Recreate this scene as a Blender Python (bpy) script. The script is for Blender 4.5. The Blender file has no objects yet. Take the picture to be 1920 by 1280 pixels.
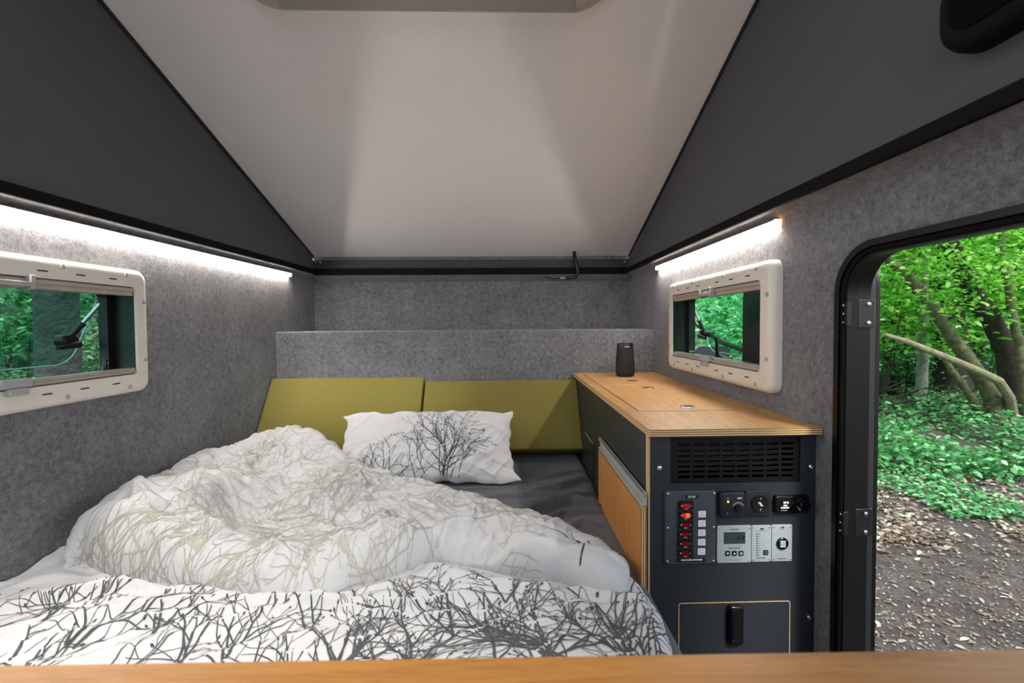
import bpy, bmesh, math, random
import numpy as np
from mathutils import Vector, Matrix
from mathutils.geometry import tessellate_polygon
random.seed(7); rng = np.random.default_rng(7)
SC = bpy.context.scene
COL = SC.collection
CZ = 1.55                                    # eye height over the cabin floor

# ------------------------------------------------------------------ camera
F, CX, CY = 847.7, 974.3, 633.3              # focal length and principal point for a 1920x1280 frame
yaw, pit, rol = math.radians(1.4154), -math.radians(1.7099), math.radians(-0.4221)
D = Vector((math.sin(yaw)*math.cos(pit), math.cos(yaw)*math.cos(pit), math.sin(pit)))
R0 = Vector((math.cos(yaw), -math.sin(yaw), 0)); U0 = R0.cross(D)
RT = R0*math.cos(rol)+U0*math.sin(rol); UP = -R0*math.sin(rol)+U0*math.cos(rol)
cd = bpy.data.cameras.new('camera'); cam = bpy.data.objects.new('camera', cd); COL.objects.link(cam)
cam.matrix_world = Matrix((RT, UP, -D)).transposed().to_4x4()
cam.location = (0, 0, CZ)
cd.sensor_width = 36; cd.lens = F/1920*36
cd.shift_x = (960-CX)/1920; cd.shift_y = (CY-640)/1920
cd.clip_start = .02; cd.clip_end = 300
cd.dof.use_dof = True; cd.dof.focus_distance = 1.35; cd.dof.aperture_fstop = 4.2
SC.camera = cam

# ------------------------------------------------------------------ world, light, exposure
W = bpy.data.worlds.new('sky'); SC.world = W; W.use_nodes = True
bgn = W.node_tree.nodes['Background']
bgn.inputs[0].default_value = (0.89, 0.95, 1.0, 1); bgn.inputs[1].default_value = .85
sd = bpy.data.lights.new('sun', 'SUN'); sd.energy = 1.8; sd.angle = math.radians(12); sd.color = (1, .96, .86)
sun = bpy.data.objects.new('sun', sd); COL.objects.link(sun)
sun.rotation_euler = (math.radians(38), math.radians(20), 0)
SC.view_settings.view_transform = 'Standard'; SC.view_settings.look = 'None'
SC.view_settings.exposure = 1.18; SC.view_settings.gamma = 1; SC.view_settings.use_curve_mapping = False
SC.cycles.use_denoising = True
SC.cycles.max_bounces = 10; SC.cycles.transparent_max_bounces = 16
SC.cycles.sample_clamp_indirect = 8

# ------------------------------------------------------------------ helpers
def ray(px, py): return (D + RT*((px-CX)/F) - UP*((py-CY)/F))
def on(px, py, axis, v):
    """point (eye-relative) of the sight line on the plane axis=v, used to take sizes off the picture"""
    r = ray(px, py); k = 'XYZ'.index(axis); return r*(v/r[k])
def srgb(h):
    h = h.lstrip('#'); o = []
    for i in (0, 2, 4):
        v = int(h[i:i+2], 16)/255; o.append(v/12.92 if v <= .04045 else ((v+.055)/1.055)**2.4)
    return (o[0], o[1], o[2], 1)

def newmat(name):
    m = bpy.data.materials.new(name); m.use_nodes = True
    nt = m.node_tree; b = nt.nodes['Principled BSDF']; return m, nt, b
def N(nt, t, **kw):
    n = nt.nodes.new(t)
    for k, v in kw.items():
        if k in n.inputs.keys() if isinstance(k, str) else False: n.inputs[k].default_value = v
        else: setattr(n, k, v)
    return n
def coords(nt, scale=(1, 1, 1)):
    tc = nt.nodes.new('ShaderNodeTexCoord'); mp = nt.nodes.new('ShaderNodeMapping'); mp.inputs['Scale'].default_value = scale
    nt.links.new(tc.outputs['Object'], mp.inputs['Vector']); return mp.outputs['Vector']
def ramp(nt, fac, stops):
    r = nt.nodes.new('ShaderNodeValToRGB'); nt.links.new(fac, r.inputs[0])
    els = r.color_ramp.elements
    while len(els) < len(stops): els.new(.5)
    for e, (p, c) in zip(els, stops): e.position = p; e.color = c
    return r.outputs[0]
def mix(a, b, t): return tuple(a[i]*(1-t)+b[i]*t for i in range(3))+(1,)
def scl(c, k): return (min(1, c[0]*k), min(1, c[1]*k), min(1, c[2]*k), 1)
def noise(nt, vec, s, det=3, rough=.5, dist=0):
    n = nt.nodes.new('ShaderNodeTexNoise'); n.inputs['Scale'].default_value = s; n.inputs['Detail'].default_value = det
    n.inputs['Roughness'].default_value = rough; n.inputs['Distortion'].default_value = dist
    nt.links.new(vec, n.inputs['Vector']); return n.outputs['Fac']
def bump(nt, b, h, strength, dist):
    n = nt.nodes.new('ShaderNodeBump'); n.inputs['Strength'].default_value = strength; n.inputs['Distance'].default_value = dist
    nt.links.new(h, n.inputs['Height']); nt.links.new(n.outputs[0], b.inputs['Normal'])
def add2(nt, a, b, ka=1., kb=1.):
    m1 = nt.nodes.new('ShaderNodeMath'); m1.operation = 'MULTIPLY'; nt.links.new(a, m1.inputs[0]); m1.inputs[1].default_value = ka
    m2 = nt.nodes.new('ShaderNodeMath'); m2.operation = 'MULTIPLY_ADD'; nt.links.new(b, m2.inputs[0]); m2.inputs[1].default_value = kb
    nt.links.new(m1.outputs[0], m2.inputs[2]); return m2.outputs[0]

def plain(name, col, rough=.5, metal=0, spec=.5, var=.06, vs=40, bs=0, bd=.001):
    m, nt, b = newmat(name); c = srgb(col) if isinstance(col, str) else col
    v = coords(nt); f = noise(nt, v, vs, 3)
    nt.links.new(ramp(nt, f, [(.3, scl(c, 1-var)), (.7, scl(c, 1+var))]), b.inputs['Base Color'])
    b.inputs['Roughness'].default_value = rough; b.inputs['Metallic'].default_value = metal
    b.inputs['Specular IOR Level'].default_value = spec
    if bs: bump(nt, b, noise(nt, v, bs, 2), .5, bd)
    return m
def mat_felt(name, dark, light):
    m, nt, b = newmat(name); v = coords(nt)
    f1 = noise(nt, v, 62, 6, .66, .6); f2 = noise(nt, v, 300, 5, .8); f3 = noise(nt, v, 9, 3)
    f = add2(nt, add2(nt, f1, f2, .38, .50), f3, 1, .12)
    nt.links.new(ramp(nt, f, [(.40, dark), (.60, light)]), b.inputs['Base Color'])
    b.inputs['Roughness'].default_value = 1; b.inputs['Specular IOR Level'].default_value = .1
    b.inputs['Sheen Weight'].default_value = .25; b.inputs['Sheen Roughness'].default_value = .6
    g = add2(nt, noise(nt, v, 110, 4, .7, .8), f2, 1, .5)
    bump(nt, b, g, .8, .0035); return m
def mat_wood(name, a, c, along=(3, 40, 40), ring=0):
    m, nt, b = newmat(name); v = coords(nt, along)
    f1 = noise(nt, v, 1.6, 6, .6, 1.6); f2 = noise(nt, v, 12, 4, .65)
    f = add2(nt, f1, f2, .6, .4)
    nt.links.new(ramp(nt, f, [(.36, a), (.5, mix(a, c, .6)), (.66, c)]), b.inputs['Base Color'])
    b.inputs['Roughness'].default_value = .42; bump(nt, b, f2, .12, .001); return m
def mat_ply(name, band='Z'):
    m, nt, b = newmat(name); v = coords(nt, (6, 6, 1) if band == 'Z' else (1, 6, 6))
    w = nt.nodes.new('ShaderNodeTexWave'); w.bands_direction = band; w.inputs['Scale'].default_value = 62; w.inputs['Distortion'].default_value = .4
    w.inputs['Detail'].default_value = 2
    nt.links.new(v, w.inputs['Vector'])
    nt.links.new(ramp(nt, w.outputs['Fac'], [(.2, srgb('#8a6238')), (.7, srgb('#dab888'))]), b.inputs['Base Color'])
    b.inputs['Roughness'].default_value = .55; return m
def mat_weave(name, dark, light, s, rough=.9, bd=.0006):
    m, nt, b = newmat(name); v = coords(nt)
    def wv(axis):
        w = nt.nodes.new('ShaderNodeTexWave'); w.bands_direction = axis; w.inputs['Scale'].default_value = s
        w.inputs['Distortion'].default_value = 1.5; w.inputs['Detail'].default_value = 2; w.inputs['Detail Scale'].default_value = 3
        nt.links.new(v, w.inputs['Vector']); return w.outputs['Fac']
    f = add2(nt, add2(nt, wv('X'), wv('Z'), .3, .3), noise(nt, v, s*1.2, 4, .8), 1, .4)
    nt.links.new(ramp(nt, f, [(.3, dark), (.68, light)]), b.inputs['Base Color'])
    b.inputs['Roughness'].default_value = rough; b.inputs['Specular IOR Level'].default_value = .2
    bump(nt, b, f, .6, bd); return m
def mat_cloth(name, col, wr=1.0, rough=.85):
    m, nt, b = newmat(name); c = srgb(col) if isinstance(col, str) else col; v = coords(nt)
    f = noise(nt, v, 900, 2)
    nt.links.new(ramp(nt, f, [(.2, scl(c, .93)), (.8, scl(c, 1.04))]), b.inputs['Base Color'])
    b.inputs['Roughness'].default_value = rough; b.inputs['Specular IOR Level'].default_value = .25
    b.inputs['Sheen Weight'].default_value = .15
    g = add2(nt, noise(nt, v, 9, 4, .55, .8), noise(nt, v, 30, 3, .5, .5), 1, .35)
    bump(nt, b, g, .45*wr, .02); return m
def mat_emit(name, col, s):
    m, nt, b = newmat(name); b.inputs['Base Color'].default_value = srgb(col)
    b.inputs['Emission Color'].default_value = srgb(col); b.inputs['Emission Strength'].default_value = s; return m
def mat_glass(name, tint, gloss=.06, rough=.01):
    m = bpy.data.materials.new(name); m.use_nodes = True; nt = m.node_tree; nt.nodes.clear()
    o = nt.nodes.new('ShaderNodeOutputMaterial'); t = nt.nodes.new('ShaderNodeBsdfTransparent'); g = nt.nodes.new('ShaderNodeBsdfGlossy')
    t.inputs[0].default_value = tint; g.inputs['Roughness'].default_value = rough
    mx = nt.nodes.new('ShaderNodeMixShader')
    ns = noise(nt, coords(nt), 3, 2); mm = nt.nodes.new('ShaderNodeMath'); mm.operation = 'MULTIPLY_ADD'; mm.inputs[1].default_value = .01; mm.inputs[2].default_value = gloss*.5
    nt.links.new(ns, mm.inputs[0])
    nt.links.new(mm.outputs[0], mx.inputs[0]); nt.links.new(t.outputs[0], mx.inputs[1]); nt.links.new(g.outputs[0], mx.inputs[2])
    nt.links.new(mx.outputs[0], o.inputs[0]); return m
def mat_leaf(name, stops, trans=.5):
    m = bpy.data.materials.new(name); m.use_nodes = True; nt = m.node_tree; nt.nodes.clear()
    o = nt.nodes.new('ShaderNodeOutputMaterial'); g = nt.nodes.new('ShaderNodeNewGeometry')
    c = ramp(nt, g.outputs['Random Per Island'], stops)
    d = nt.nodes.new('ShaderNodeBsdfDiffuse'); t = nt.nodes.new('ShaderNodeBsdfTranslucent'); gl = nt.nodes.new('ShaderNodeBsdfGlossy')
    gl.inputs['Roughness'].default_value = .4
    nt.links.new(c, d.inputs[0]); nt.links.new(c, t.inputs[0])
    m1 = nt.nodes.new('ShaderNodeMixShader'); m1.inputs[0].default_value = trans
    nt.links.new(d.outputs[0], m1.inputs[1]); nt.links.new(t.outputs[0], m1.inputs[2])
    m2 = nt.nodes.new('ShaderNodeMixShader'); m2.inputs[0].default_value = .06
    nt.links.new(m1.outputs[0], m2.inputs[1]); nt.links.new(gl.outputs[0], m2.inputs[2]); nt.links.new(m2.outputs[0], o.inputs[0]); return m

def rrect(a0, a1, b0, b1, r, n=5):
    """rounded rectangle, counter-clockwise, in the plane's two coordinates"""
    r = max(1e-5, min(r, (a1-a0)/2-1e-5, (b1-b0)/2-1e-5)); P = []
    for cx, cy, s in ((a1-r, b0+r, -90), (a1-r, b1-r, 0), (a0+r, b1-r, 90), (a0+r, b0+r, 180)):
        for k in range(n+1):
            t = math.radians(s+90*k/n); P.append((cx+r*math.cos(t), cy+r*math.sin(t)))
    return P
def circ(cx, cy, r, n=20): return [(cx+r*math.cos(2*math.pi*k/n), cy+r*math.sin(2*math.pi*k/n)) for k in range(n)]

class MB:
    """collects geometry in eye-relative coordinates for one mesh"""
    def __init__(s): s.v = []; s.f = []; s.m = []
    def add(s, vs, fs, mi=0):
        o = len(s.v); s.v += [tuple(p) for p in vs]; s.f += [tuple(i+o for i in f) for f in fs]; s.m += [mi]*len(fs); return s
    def box(s, x0, x1, y0, y1, z0, z1, mi=0):
        vs = [(x, y, z) for z in (z0, z1) for y in (y0, y1) for x in (x0, x1)]
        return s.add(vs, [(0, 2, 3, 1), (4, 5, 7, 6), (0, 1, 5, 4), (2, 6, 7, 3), (0, 4, 6, 2), (1, 3, 7, 5)], mi)
    def plate(s, outer, holes, axis, a0, a1, mi=0, rim=None):
        """a flat plate with holes: outlines in the other two coordinates, thick from a0 to a1 along axis"""
        def P(p, a): return {'X': (a, p[0], p[1]), 'Y': (p[0], a, p[1]), 'Z': (p[0], p[1], a)}[axis]
        loops = [list(outer)]+[list(h) for h in holes]
        tris = tessellate_polygon([[Vector((p[0], p[1], 0)) for p in l] for l in loops])
        flat = [p for l in loops for p in l]; n = len(flat)
        s.add([P(p, a0) for p in flat]+[P(p, a1) for p in flat], [tuple(t) for t in tris]+[tuple(i+n for i in reversed(t)) for t in tris], mi)
        o = len(s.v)-2*n; k = 0
        for l in loops:
            m = len(l)
            for i in range(m):
                j = (i+1) % m; s.f.append((o+k+i, o+k+j, o+n+k+j, o+n+k+i)); s.m.append(mi if rim is None else rim)
            k += m
        return s
    def dome(s, outer, axis, a0, a1, inset, mi=0, steps=3):
        """plate from a0 to a1 with a rounded edge towards a1; outline is a convex loop"""
        def P(p, a): return {'X': (a, p[0], p[1]), 'Y': (p[0], a, p[1]), 'Z': (p[0], p[1], a)}[axis]
        cx = sum(p[0] for p in outer)/len(outer); cy = sum(p[1] for p in outer)/len(outer)
        w = max(abs(p[0]-cx) for p in outer); h = max(abs(p[1]-cy) for p in outer)
        rings = [(0, a0)]; d = a1-a0; e = math.copysign(min(abs(d)*.9, inset), d)
        for k in range(steps+1):
            t = math.pi/2*k/steps; rings.append((inset*(1-math.cos(t)), a1-e+e*math.sin(t)))
        o = len(s.v); n = len(outer)
        for ins, a in rings:
            for p in outer: s.v.append(P((cx+(p[0]-cx)*(1-ins/w), cy+(p[1]-cy)*(1-ins/h)), a))
        for r in range(len(rings)-1):
            for i in range(n):
                j = (i+1) % n; s.f.append((o+r*n+i, o+r*n+j, o+(r+1)*n+j, o+(r+1)*n+i)); s.m.append(mi)
        s.f.append(tuple(o+(len(rings)-1)*n+i for i in range(n))); s.m.append(mi)
        s.f.append(tuple(o+i for i in reversed(range(n)))); s.m.append(mi); return s
    def tube(s, pts, r, seg=10, mi=0, flat=1.0):
        pts = [Vector(p) for p in pts]; rr = r if isinstance(r, (list, tuple)) else [r]*len(pts)
        o = len(s.v); n = len(pts); ref = None
        for i, p in enumerate(pts):
            t = (pts[min(i+1, n-1)]-pts[max(i-1, 0)]).normalized()
            if ref is None: ref = Vector((0, 0, 1)) if abs(t.z) < .9 else Vector((1, 0, 0))
            a = t.cross(ref).normalized(); b = a.cross(t).normalized(); ref = b
            for k in range(seg):
                an = 2*math.pi*k/seg; s.v.append(tuple(p+a*math.cos(an)*rr[i]+b*math.sin(an)*rr[i]*flat))
        for i in range(n-1):
            for k in range(seg):
                k2 = (k+1) % seg; s.f.append((o+i*seg+k, o+i*seg+k2, o+(i+1)*seg+k2, o+(i+1)*seg+k)); s.m.append(mi)
        s.f.append(tuple(o+k for k in reversed(range(seg)))); s.m.append(mi)
        s.f.append(tuple(o+(n-1)*seg+k for k in range(seg))); s.m.append(mi); return s
    def lathe(s, prof, c, axis='Z', seg=32, sx=1., sy=1., mi=0):
        """prof: (radius, height) from bottom to top about c"""
        o = len(s.v); n = len(prof)
        for r, h in prof:
            for k in range(seg):
                a = 2*math.pi*k/seg; u, w = r*sx*math.cos(a), r*sy*math.sin(a)
                p = {'Z': (u, w, h), 'Y': (u, h, w), 'X': (h, u, w)}[axis]; s.v.append((c[0]+p[0], c[1]+p[1], c[2]+p[2]))
        for i in range(n-1):
            for k in range(seg):
                k2 = (k+1) % seg; s.f.append((o+i*seg+k, o+i*seg+k2, o+(i+1)*seg+k2, o+(i+1)*seg+k)); s.m.append(mi)
        s.f.append(tuple(o+k for k in reversed(range(seg)))); s.m.append(mi)
        s.f.append(tuple(o+(n-1)*seg+k for k in range(seg))); s.m.append(mi); return s
    def text(s, txt, x, z, size, y, mi=0, align='CENTER', bold=0, sx=1.):
        """lettering in the plane Y=y, baseline-centred on (x, z), read from -Y"""
        cu = bpy.data.curves.new('lettering', 'FONT'); cu.body = txt; cu.size = size; cu.align_x = align; cu.align_y = 'CENTER'; cu.offset = bold; cu.resolution_u = 2
        ob = bpy.data.objects.new('lettering', cu); COL.objects.link(ob)
        dg = bpy.context.evaluated_depsgraph_get(); me = ob.evaluated_get(dg).to_mesh()
        s.add([(x+v.co.x*sx, y, z+v.co.y) for v in me.vertices], [tuple(p.vertices) for p in me.polygons], mi)
        ob.evaluated_get(dg).to_mesh_clear(); bpy.data.objects.remove(ob); bpy.data.curves.remove(cu); return s
    def build(s, name, mats, parent=None, bevel=0, seg=2, smooth=35, sub=0, recalc=True):
        mats = mats if isinstance(mats, (list, tuple)) else [mats]
        if parent is None:
            a = np.array(s.v); org = Vector(((a[:, 0].min()+a[:, 0].max())/2, (a[:, 1].min()+a[:, 1].max())/2, a[:, 2].min()))
        else: org = Vector(parent['org'])
        me = bpy.data.meshes.new(name); me.from_pydata([(p[0]-org.x, p[1]-org.y, p[2]-org.z) for p in s.v], [], s.f)
        for m in mats: me.materials.append(m)
        if len(mats) > 1: me.polygons.foreach_set('material_index', s.m)
        if recalc:
            bm = bmesh.new(); bm.from_mesh(me); bmesh.ops.recalc_face_normals(bm, faces=bm.faces); bm.to_mesh(me); bm.free()
        me.polygons.foreach_set('use_smooth', [True]*len(me.polygons))
        if smooth: me.set_sharp_from_angle(angle=math.radians(smooth))
        o = bpy.data.objects.new(name, me); COL.objects.link(o); o['org'] = tuple(org)
        if parent is None: o.location = (org.x, org.y, org.z+CZ)
        else: o.parent = parent
        if bevel:
            b = o.modifiers.new('edge', 'BEVEL'); b.width = bevel; b.segments = seg; b.limit_method = 'ANGLE'; b.angle_limit = math.radians(40)
        if sub: o.modifiers.new('sub', 'SUBSURF').levels = sub; o.modifiers['sub'].render_levels = sub
        return o

def thing(name, label, cat, org, group=None):
    o = bpy.data.objects.new(name, None); COL.objects.link(o); o.empty_display_size = .05
    o['org'] = tuple(org); o.location = (org[0], org[1], org[2]+CZ); o['label'] = label; o['category'] = cat
    if group: o['group'] = group
    return o
def tag(o, label, cat, group=None, kind=None):
    o['label'] = label; o['category'] = cat
    if group: o['group'] = group
    if kind: o['kind'] = kind
    return o
def struct(o, label=None):
    o['kind'] = 'structure'
    if label: o['label'] = label
    return o
def sroot(name, org, label=None):
    o = bpy.data.objects.new(name, None); COL.objects.link(o); o.empty_display_size = .05
    o['org'] = tuple(org); o.location = (org[0], org[1], org[2]+CZ); return struct(o, label)

# ------------------------------------------------------------------ materials
FELT = mat_felt('grey_felt', srgb('#4b4b50'), srgb('#8e8e95'))
CANV = plain('charcoal_canvas', '#505156', rough=.62, spec=.35, var=.12, vs=700, bs=900, bd=.0003)
CEIL = plain('white_gloss_panel', '#f3f1f3', rough=.13, spec=.35, var=.01, vs=3)
RUB = plain('black_rubber', '#030304', rough=.75, spec=.2, var=.2)
BLK = plain('black_plastic', '#0b0c0e', rough=.38, var=.1, bs=600, bd=.0002)
GLOSSBLK = plain('gloss_black', '#050608', rough=.12)
DARKFR = plain('dark_anodised_frame', '#040405', rough=.4, spec=.35, var=.05)
CREAM = plain('cream_plastic', '#e3ddd4', rough=.4, var=.015)
BEIGE = plain('beige_rail', '#b0a69c', rough=.35)
GREYPL = plain('smoky_latch', '#a9a9aa', rough=.25)
OAK_TOP = mat_wood('oak_top', srgb('#a9763f'), srgb('#d0a067'), (34, 3, 34))
OAK_FRONT = mat_wood('oak_front', srgb('#a86e34'), srgb('#d0924f'), (40, 40, 3))
OAK_BAR = mat_wood('oak_bar', srgb('#8f5c25'), srgb('#b07a3b'), (3, 40, 40))
PLY = mat_ply('plywood_edge')
PLYL = plain('plywood_line', '#c9a57c', rough=.6, var=.15, vs=200)
ANTH = plain('anthracite_laminate', '#272c34', rough=.5, var=.12, vs=300, bs=900, bd=.0003)
ANTHS = plain('anthracite_side', '#22272a', rough=.4, var=.05)
OLIVE = mat_weave('olive_fabric', srgb('#5d5524'), srgb('#93884a'), 330, .9, .0008)
SHEET = mat_cloth('charcoal_sheet', '#5a5a60', 1.0)
WHITE = mat_cloth('white_cotton', '#d3d3d7', .8)
INK = plain('dark_print', '#4c4e52', rough=.9, var=.2)
TAUPE = plain('taupe_print', '#b8b5a8', rough=.9, var=.1)
ALU = plain('brushed_aluminium', '#b9b9b6', rough=.35, metal=.35)
PLYX = mat_ply('plywood_flap_edge', 'X')
STEEL = plain('steel', '#c8c8c8', rough=.25, metal=1)
LED = mat_emit('led_diffuser', '#fff6ea', 32)
LEDEND = mat_emit('warm_led_end', '#ffb066', 3)
GLASS_L = mat_glass('tinted_pane', (.62, .86, .80, 1))
GLASS_R = mat_glass('clear_green_pane', (.68, .93, .80, 1))
PANEL_BL = plain('slate_panel', '#41464f', rough=.45, var=.05, bs=500, bd=.0003)
PANEL_GR = plain('silver_grey_panel', '#a3adb3', rough=.45, var=.03)
WHT = plain('white_ink', '#fafafc', rough=.6, var=.01)
SLATEB = plain('slate_black_plastic', '#1b1e23', rough=.42, var=.08, bs=600, bd=.0002)
DGR = plain('dark_grey_ink', '#33373b', rough=.6)
LCD = plain('lcd_green', '#33433f', rough=.2)
RED = plain('red_rocker', '#8e0d18', rough=.2)
REDB = plain('bright_red_rocker', '#d8202a', rough=.2)
ORNG = mat_emit('lit_orange', '#ff5208', .75)
REDG = mat_emit('lit_red', '#c81c14', .25)
GREENL = mat_emit('green_led', '#a8ff20', 2.5)
OLED = mat_emit('oled_text', '#dce8ff', .9)
FABSPK = mat_weave('speaker_mesh', srgb('#1a1c1e'), srgb('#34383a'), 700, .6)

# ------------------------------------------------------------------ measures (eye-relative metres)
XL, XR = -1.129, .721
YB, YP, ZP = 2.67, 2.2176, -.028
ZF = -CZ; ZG = -2.30
YREAR = -1.0
WT = .035
Z0, SL = .3903, .3759
def roofz(y): return Z0+SL*(2.7-y)
ZLED, ZR0, ZR1 = .266, .290, .318
XRL, XRR, YRB = -1.088, .680, 2.60
ZW, XW, YC, YK = -.2409, .3174, 1.0114, 1.0376
ZBED = -.605

# window and door openings in the side walls
WIN_R = (1.172, 1.945, -.1915, .1688)        # y0, y1, z0, z1 of the outer frame
WIN_L = (.64, 1.413, -.1915, .1688)
MG = .052
def win_open(w, g=MG): return (w[0]+g*1.0, w[1]-g*.9, w[2]+g+.002, w[3]-g+.001)
zdt = on(1920, 384, 'X', XR).z
DOOR = (.30, .9687, -1.36, zdt)
# ------------------------------------------------------------------ shell
zt = .275
wl = MB().plate([(YREAR, ZF), (YB+.02, ZF), (YB+.02, zt), (YREAR, zt)], [rrect(*win_open(WIN_L, .035), .02)], 'X', XL-WT, XL)
struct(wl.build('wall_left', FELT, smooth=30))
d = .018
wr = MB().plate([(YREAR, ZF), (YB+.02, ZF), (YB+.02, zt), (YREAR, zt)],
                [rrect(*win_open(WIN_R, .035), .02), rrect(DOOR[0]+d, DOOR[1]-d, DOOR[2]+d, DOOR[3]-d, .085, 8)], 'X', XR, XR+WT)
struct(wr.build('wall_right', FELT, smooth=30))
struct(MB().box(XL, XR, YB, YB+.04, ZF, .40).build('wall_back', FELT))
struct(MB().box(XL, XR, YP, YB, -.9, ZP).build('wall_partition', FELT, bevel=.006, seg=3))
struct(MB().box(XL-.03, XR+.03, YREAR, YB, ZF-.04, ZF).build('floor', plain('grey_floor', '#3a3a3c', rough=.6)))
# felt ledge between the wall head and the rail (one U-shaped coving)
lg = MB()
def ledge(xw, xr):
    n = 5; xo = xw+math.copysign(.004, xw-xr); prof = [(xo, zt-.012)]+[(xw+(xr-xw)*(k/n), zt+(ZR0-zt)*math.sin(math.pi/2*k/n)) for k in range(n+1)]+[(xo, ZR0+.05)]
    m = len(prof); vs = [(p[0], YREAR, p[1]) for p in prof]+[(p[0], YB, p[1]) for p in prof]
    lg.add(vs, [(i, (i+1) % m, m+(i+1) % m, m+i) for i in range(m)]+[tuple(range(m)), tuple(range(2*m-1, m-1, -1))])
ledge(XL, XRL-.004); ledge(XR, XRR+.004)
lg.add([(XL-.003, YB+.003, .252), (XR+.003, YB+.003, .252), (XL, YRB-.004, .284), (XR, YRB-.004, .284), (XL, YB, ZR0+.04), (XR, YB, ZR0+.04)],
       [(0, 1, 3, 2), (2, 3, 5, 4), (0, 4, 5, 1), (0, 2, 4), (1, 5, 3)])
struct(lg.build('trim_1', FELT, smooth=50))
# black rubber rail, one U-shaped profile
rl = MB()
rl.box(XRL-.006, XRL+.006, YREAR, YRB, ZR0, ZR1).box(XRR-.006, XRR+.006, YREAR, YRB, ZR0, ZR1)
rl.box(XRL-.006, XRR+.006, YRB-.006, YRB+.006, ZR0-.004, ZR1+.006)
struct(rl.build('trim_2', RUB, bevel=.003))
# dark channel above the back rail
struct(MB().box(XL+.01, XR-.01, YRB+.03, YRB+.05, ZR0, .375).box(XL+.01, XR-.01, YRB+.006, YRB+.03, ZR0, .33).build('trim_3', plain('dark_channel', '#2c2d30', rough=.55), bevel=.002))
# roof panel
def roofbox(x0, x1, y0, y1, t0, t1, mb, mi=0):
    nz = Vector((0, SL, 1)).normalized()
    vs = []
    for t in (t0, t1):
        for y in (y0, y1):
            for x in (x0, x1): vs.append(Vector((x, y, roofz(y)))+nz*t)
    mb.add(vs, [(0, 2, 3, 1), (4, 5, 7, 6), (0, 1, 5, 4), (2, 6, 7, 3), (0, 4, 6, 2), (1, 3, 7, 5)], mi)
def roofpt(px, py, t=0):
    """sight line on the roof underside moved t along its normal"""
    r = ray(px, py); nz = Vector((0, SL, 1)).normalized(); p0 = Vector((0, 2.7, Z0))+nz*t
    return r*(p0.dot(nz)/r.dot(nz))
# hatch extent
hb = roofpt(800, 30, -.025); hl = roofpt(455, 6, -.02); hr = roofpt(1146, 6, -.02)
HX0, HX1, HY1, HY0 = hl.x, hr.x, hb.y, hb.y-.62
nz = Vector((0, SL, 1)).normalized(); ty = Vector((0, 1, -SL)).normalized()
L = math.hypot(1, SL)
def roofplate(mb, outer, holes, t0, t1, mi=0):
    """plate lying in the roof plane; outlines in (x, y), thickness along the roof normal"""
    o = len(mb.v); mb.plate(outer, holes, 'Z', t0, t1, mi)
    for i in range(o, len(mb.v)):
        x, y, t = mb.v[i]; mb.v[i] = tuple(Vector((x, y, roofz(y)))+nz*t)
XRO0, XRO1 = -1.135, .7228
rf = MB(); hole = rrect(HX0+.07, HX1-.07, HY0+.05, HY1-.05, .05)
roofplate(rf, [(XRO0-.03, YREAR), (XRO1+.03, YREAR), (XRO1+.03, 2.70), (XRO0-.03, 2.70)], [hole], 0, .04)
struct(rf.build('ceiling', CEIL, smooth=30))
# canvas sides
def canvas(name, xb, xt, s):
    ny, nzz = 60, 14; mb = MB(); g = []
    for i in range(ny+1):
        y = YREAR+(YRB+.03-YREAR)*i/ny; zt_ = roofz(y)+.01
        row = []
        for j in range(nzz+1):
            k = j/nzz; z = ZR1-.01+(zt_-ZR1+.01)*k
            bul = .010*math.sin(math.pi*k)*(1+.6*math.sin(y*5.3+k*3))*min(1, (zt_-ZR1)/.3)+.0035*math.sin(y*17+k*7)*math.sin(math.pi*k)
            row.append((xb+(xt-xb)*k+s*bul, y, z))
        g.append(row)
    vs = [p for r in g for p in r]; n = nzz+1
    fs = [(i*n+j, (i+1)*n+j, (i+1)*n+j+1, i*n+j+1) for i in range(ny) for j in range(nzz)]
    mb.add(vs, fs); o = len(mb.v)
    mb.add([(p[0]+s*.004, p[1], p[2]) for p in vs], [tuple(reversed(f)) for f in fs])
    return struct(mb.build(name, CANV, smooth=0, recalc=False))
canvas('wall_canvas_left', XRL-.004, XRO0+.004, -1)
canvas('wall_canvas_right', XRR+.004, XRO1-.004, 1)
sm = MB()
for x in (XRO0+.008, XRO1-.008):
    sm.tube([(x, y, roofz(y)-.004) for y in np.linspace(YREAR, 2.66, 12)], .0065, 6)
struct(sm.build('trim_4', plain('dark_seam', '#1d1e20', rough=.7)))
# screws at the roof corners
for px, py in ((591, 491), (600, 492), (1172, 491)):
    p = on(px, py, 'Y', YRB+.018)
    tag(MB().lathe([(.006, .012), (.006, 0), (.004, -.002)], (p.x, p.y, p.z), 'Y', 14).lathe([(.0022, .001), (.002, -.004)], (p.x, p.y, p.z), 'Y', 8, mi=0).build('corner_screw', STEEL),
        {591: 'outer small steel screw at the left roof corner above the rail', 600: 'inner small steel screw at the left roof corner above the rail', 1172: 'small steel screw at the right roof corner above the rail'}[px], 'screw')

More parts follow.
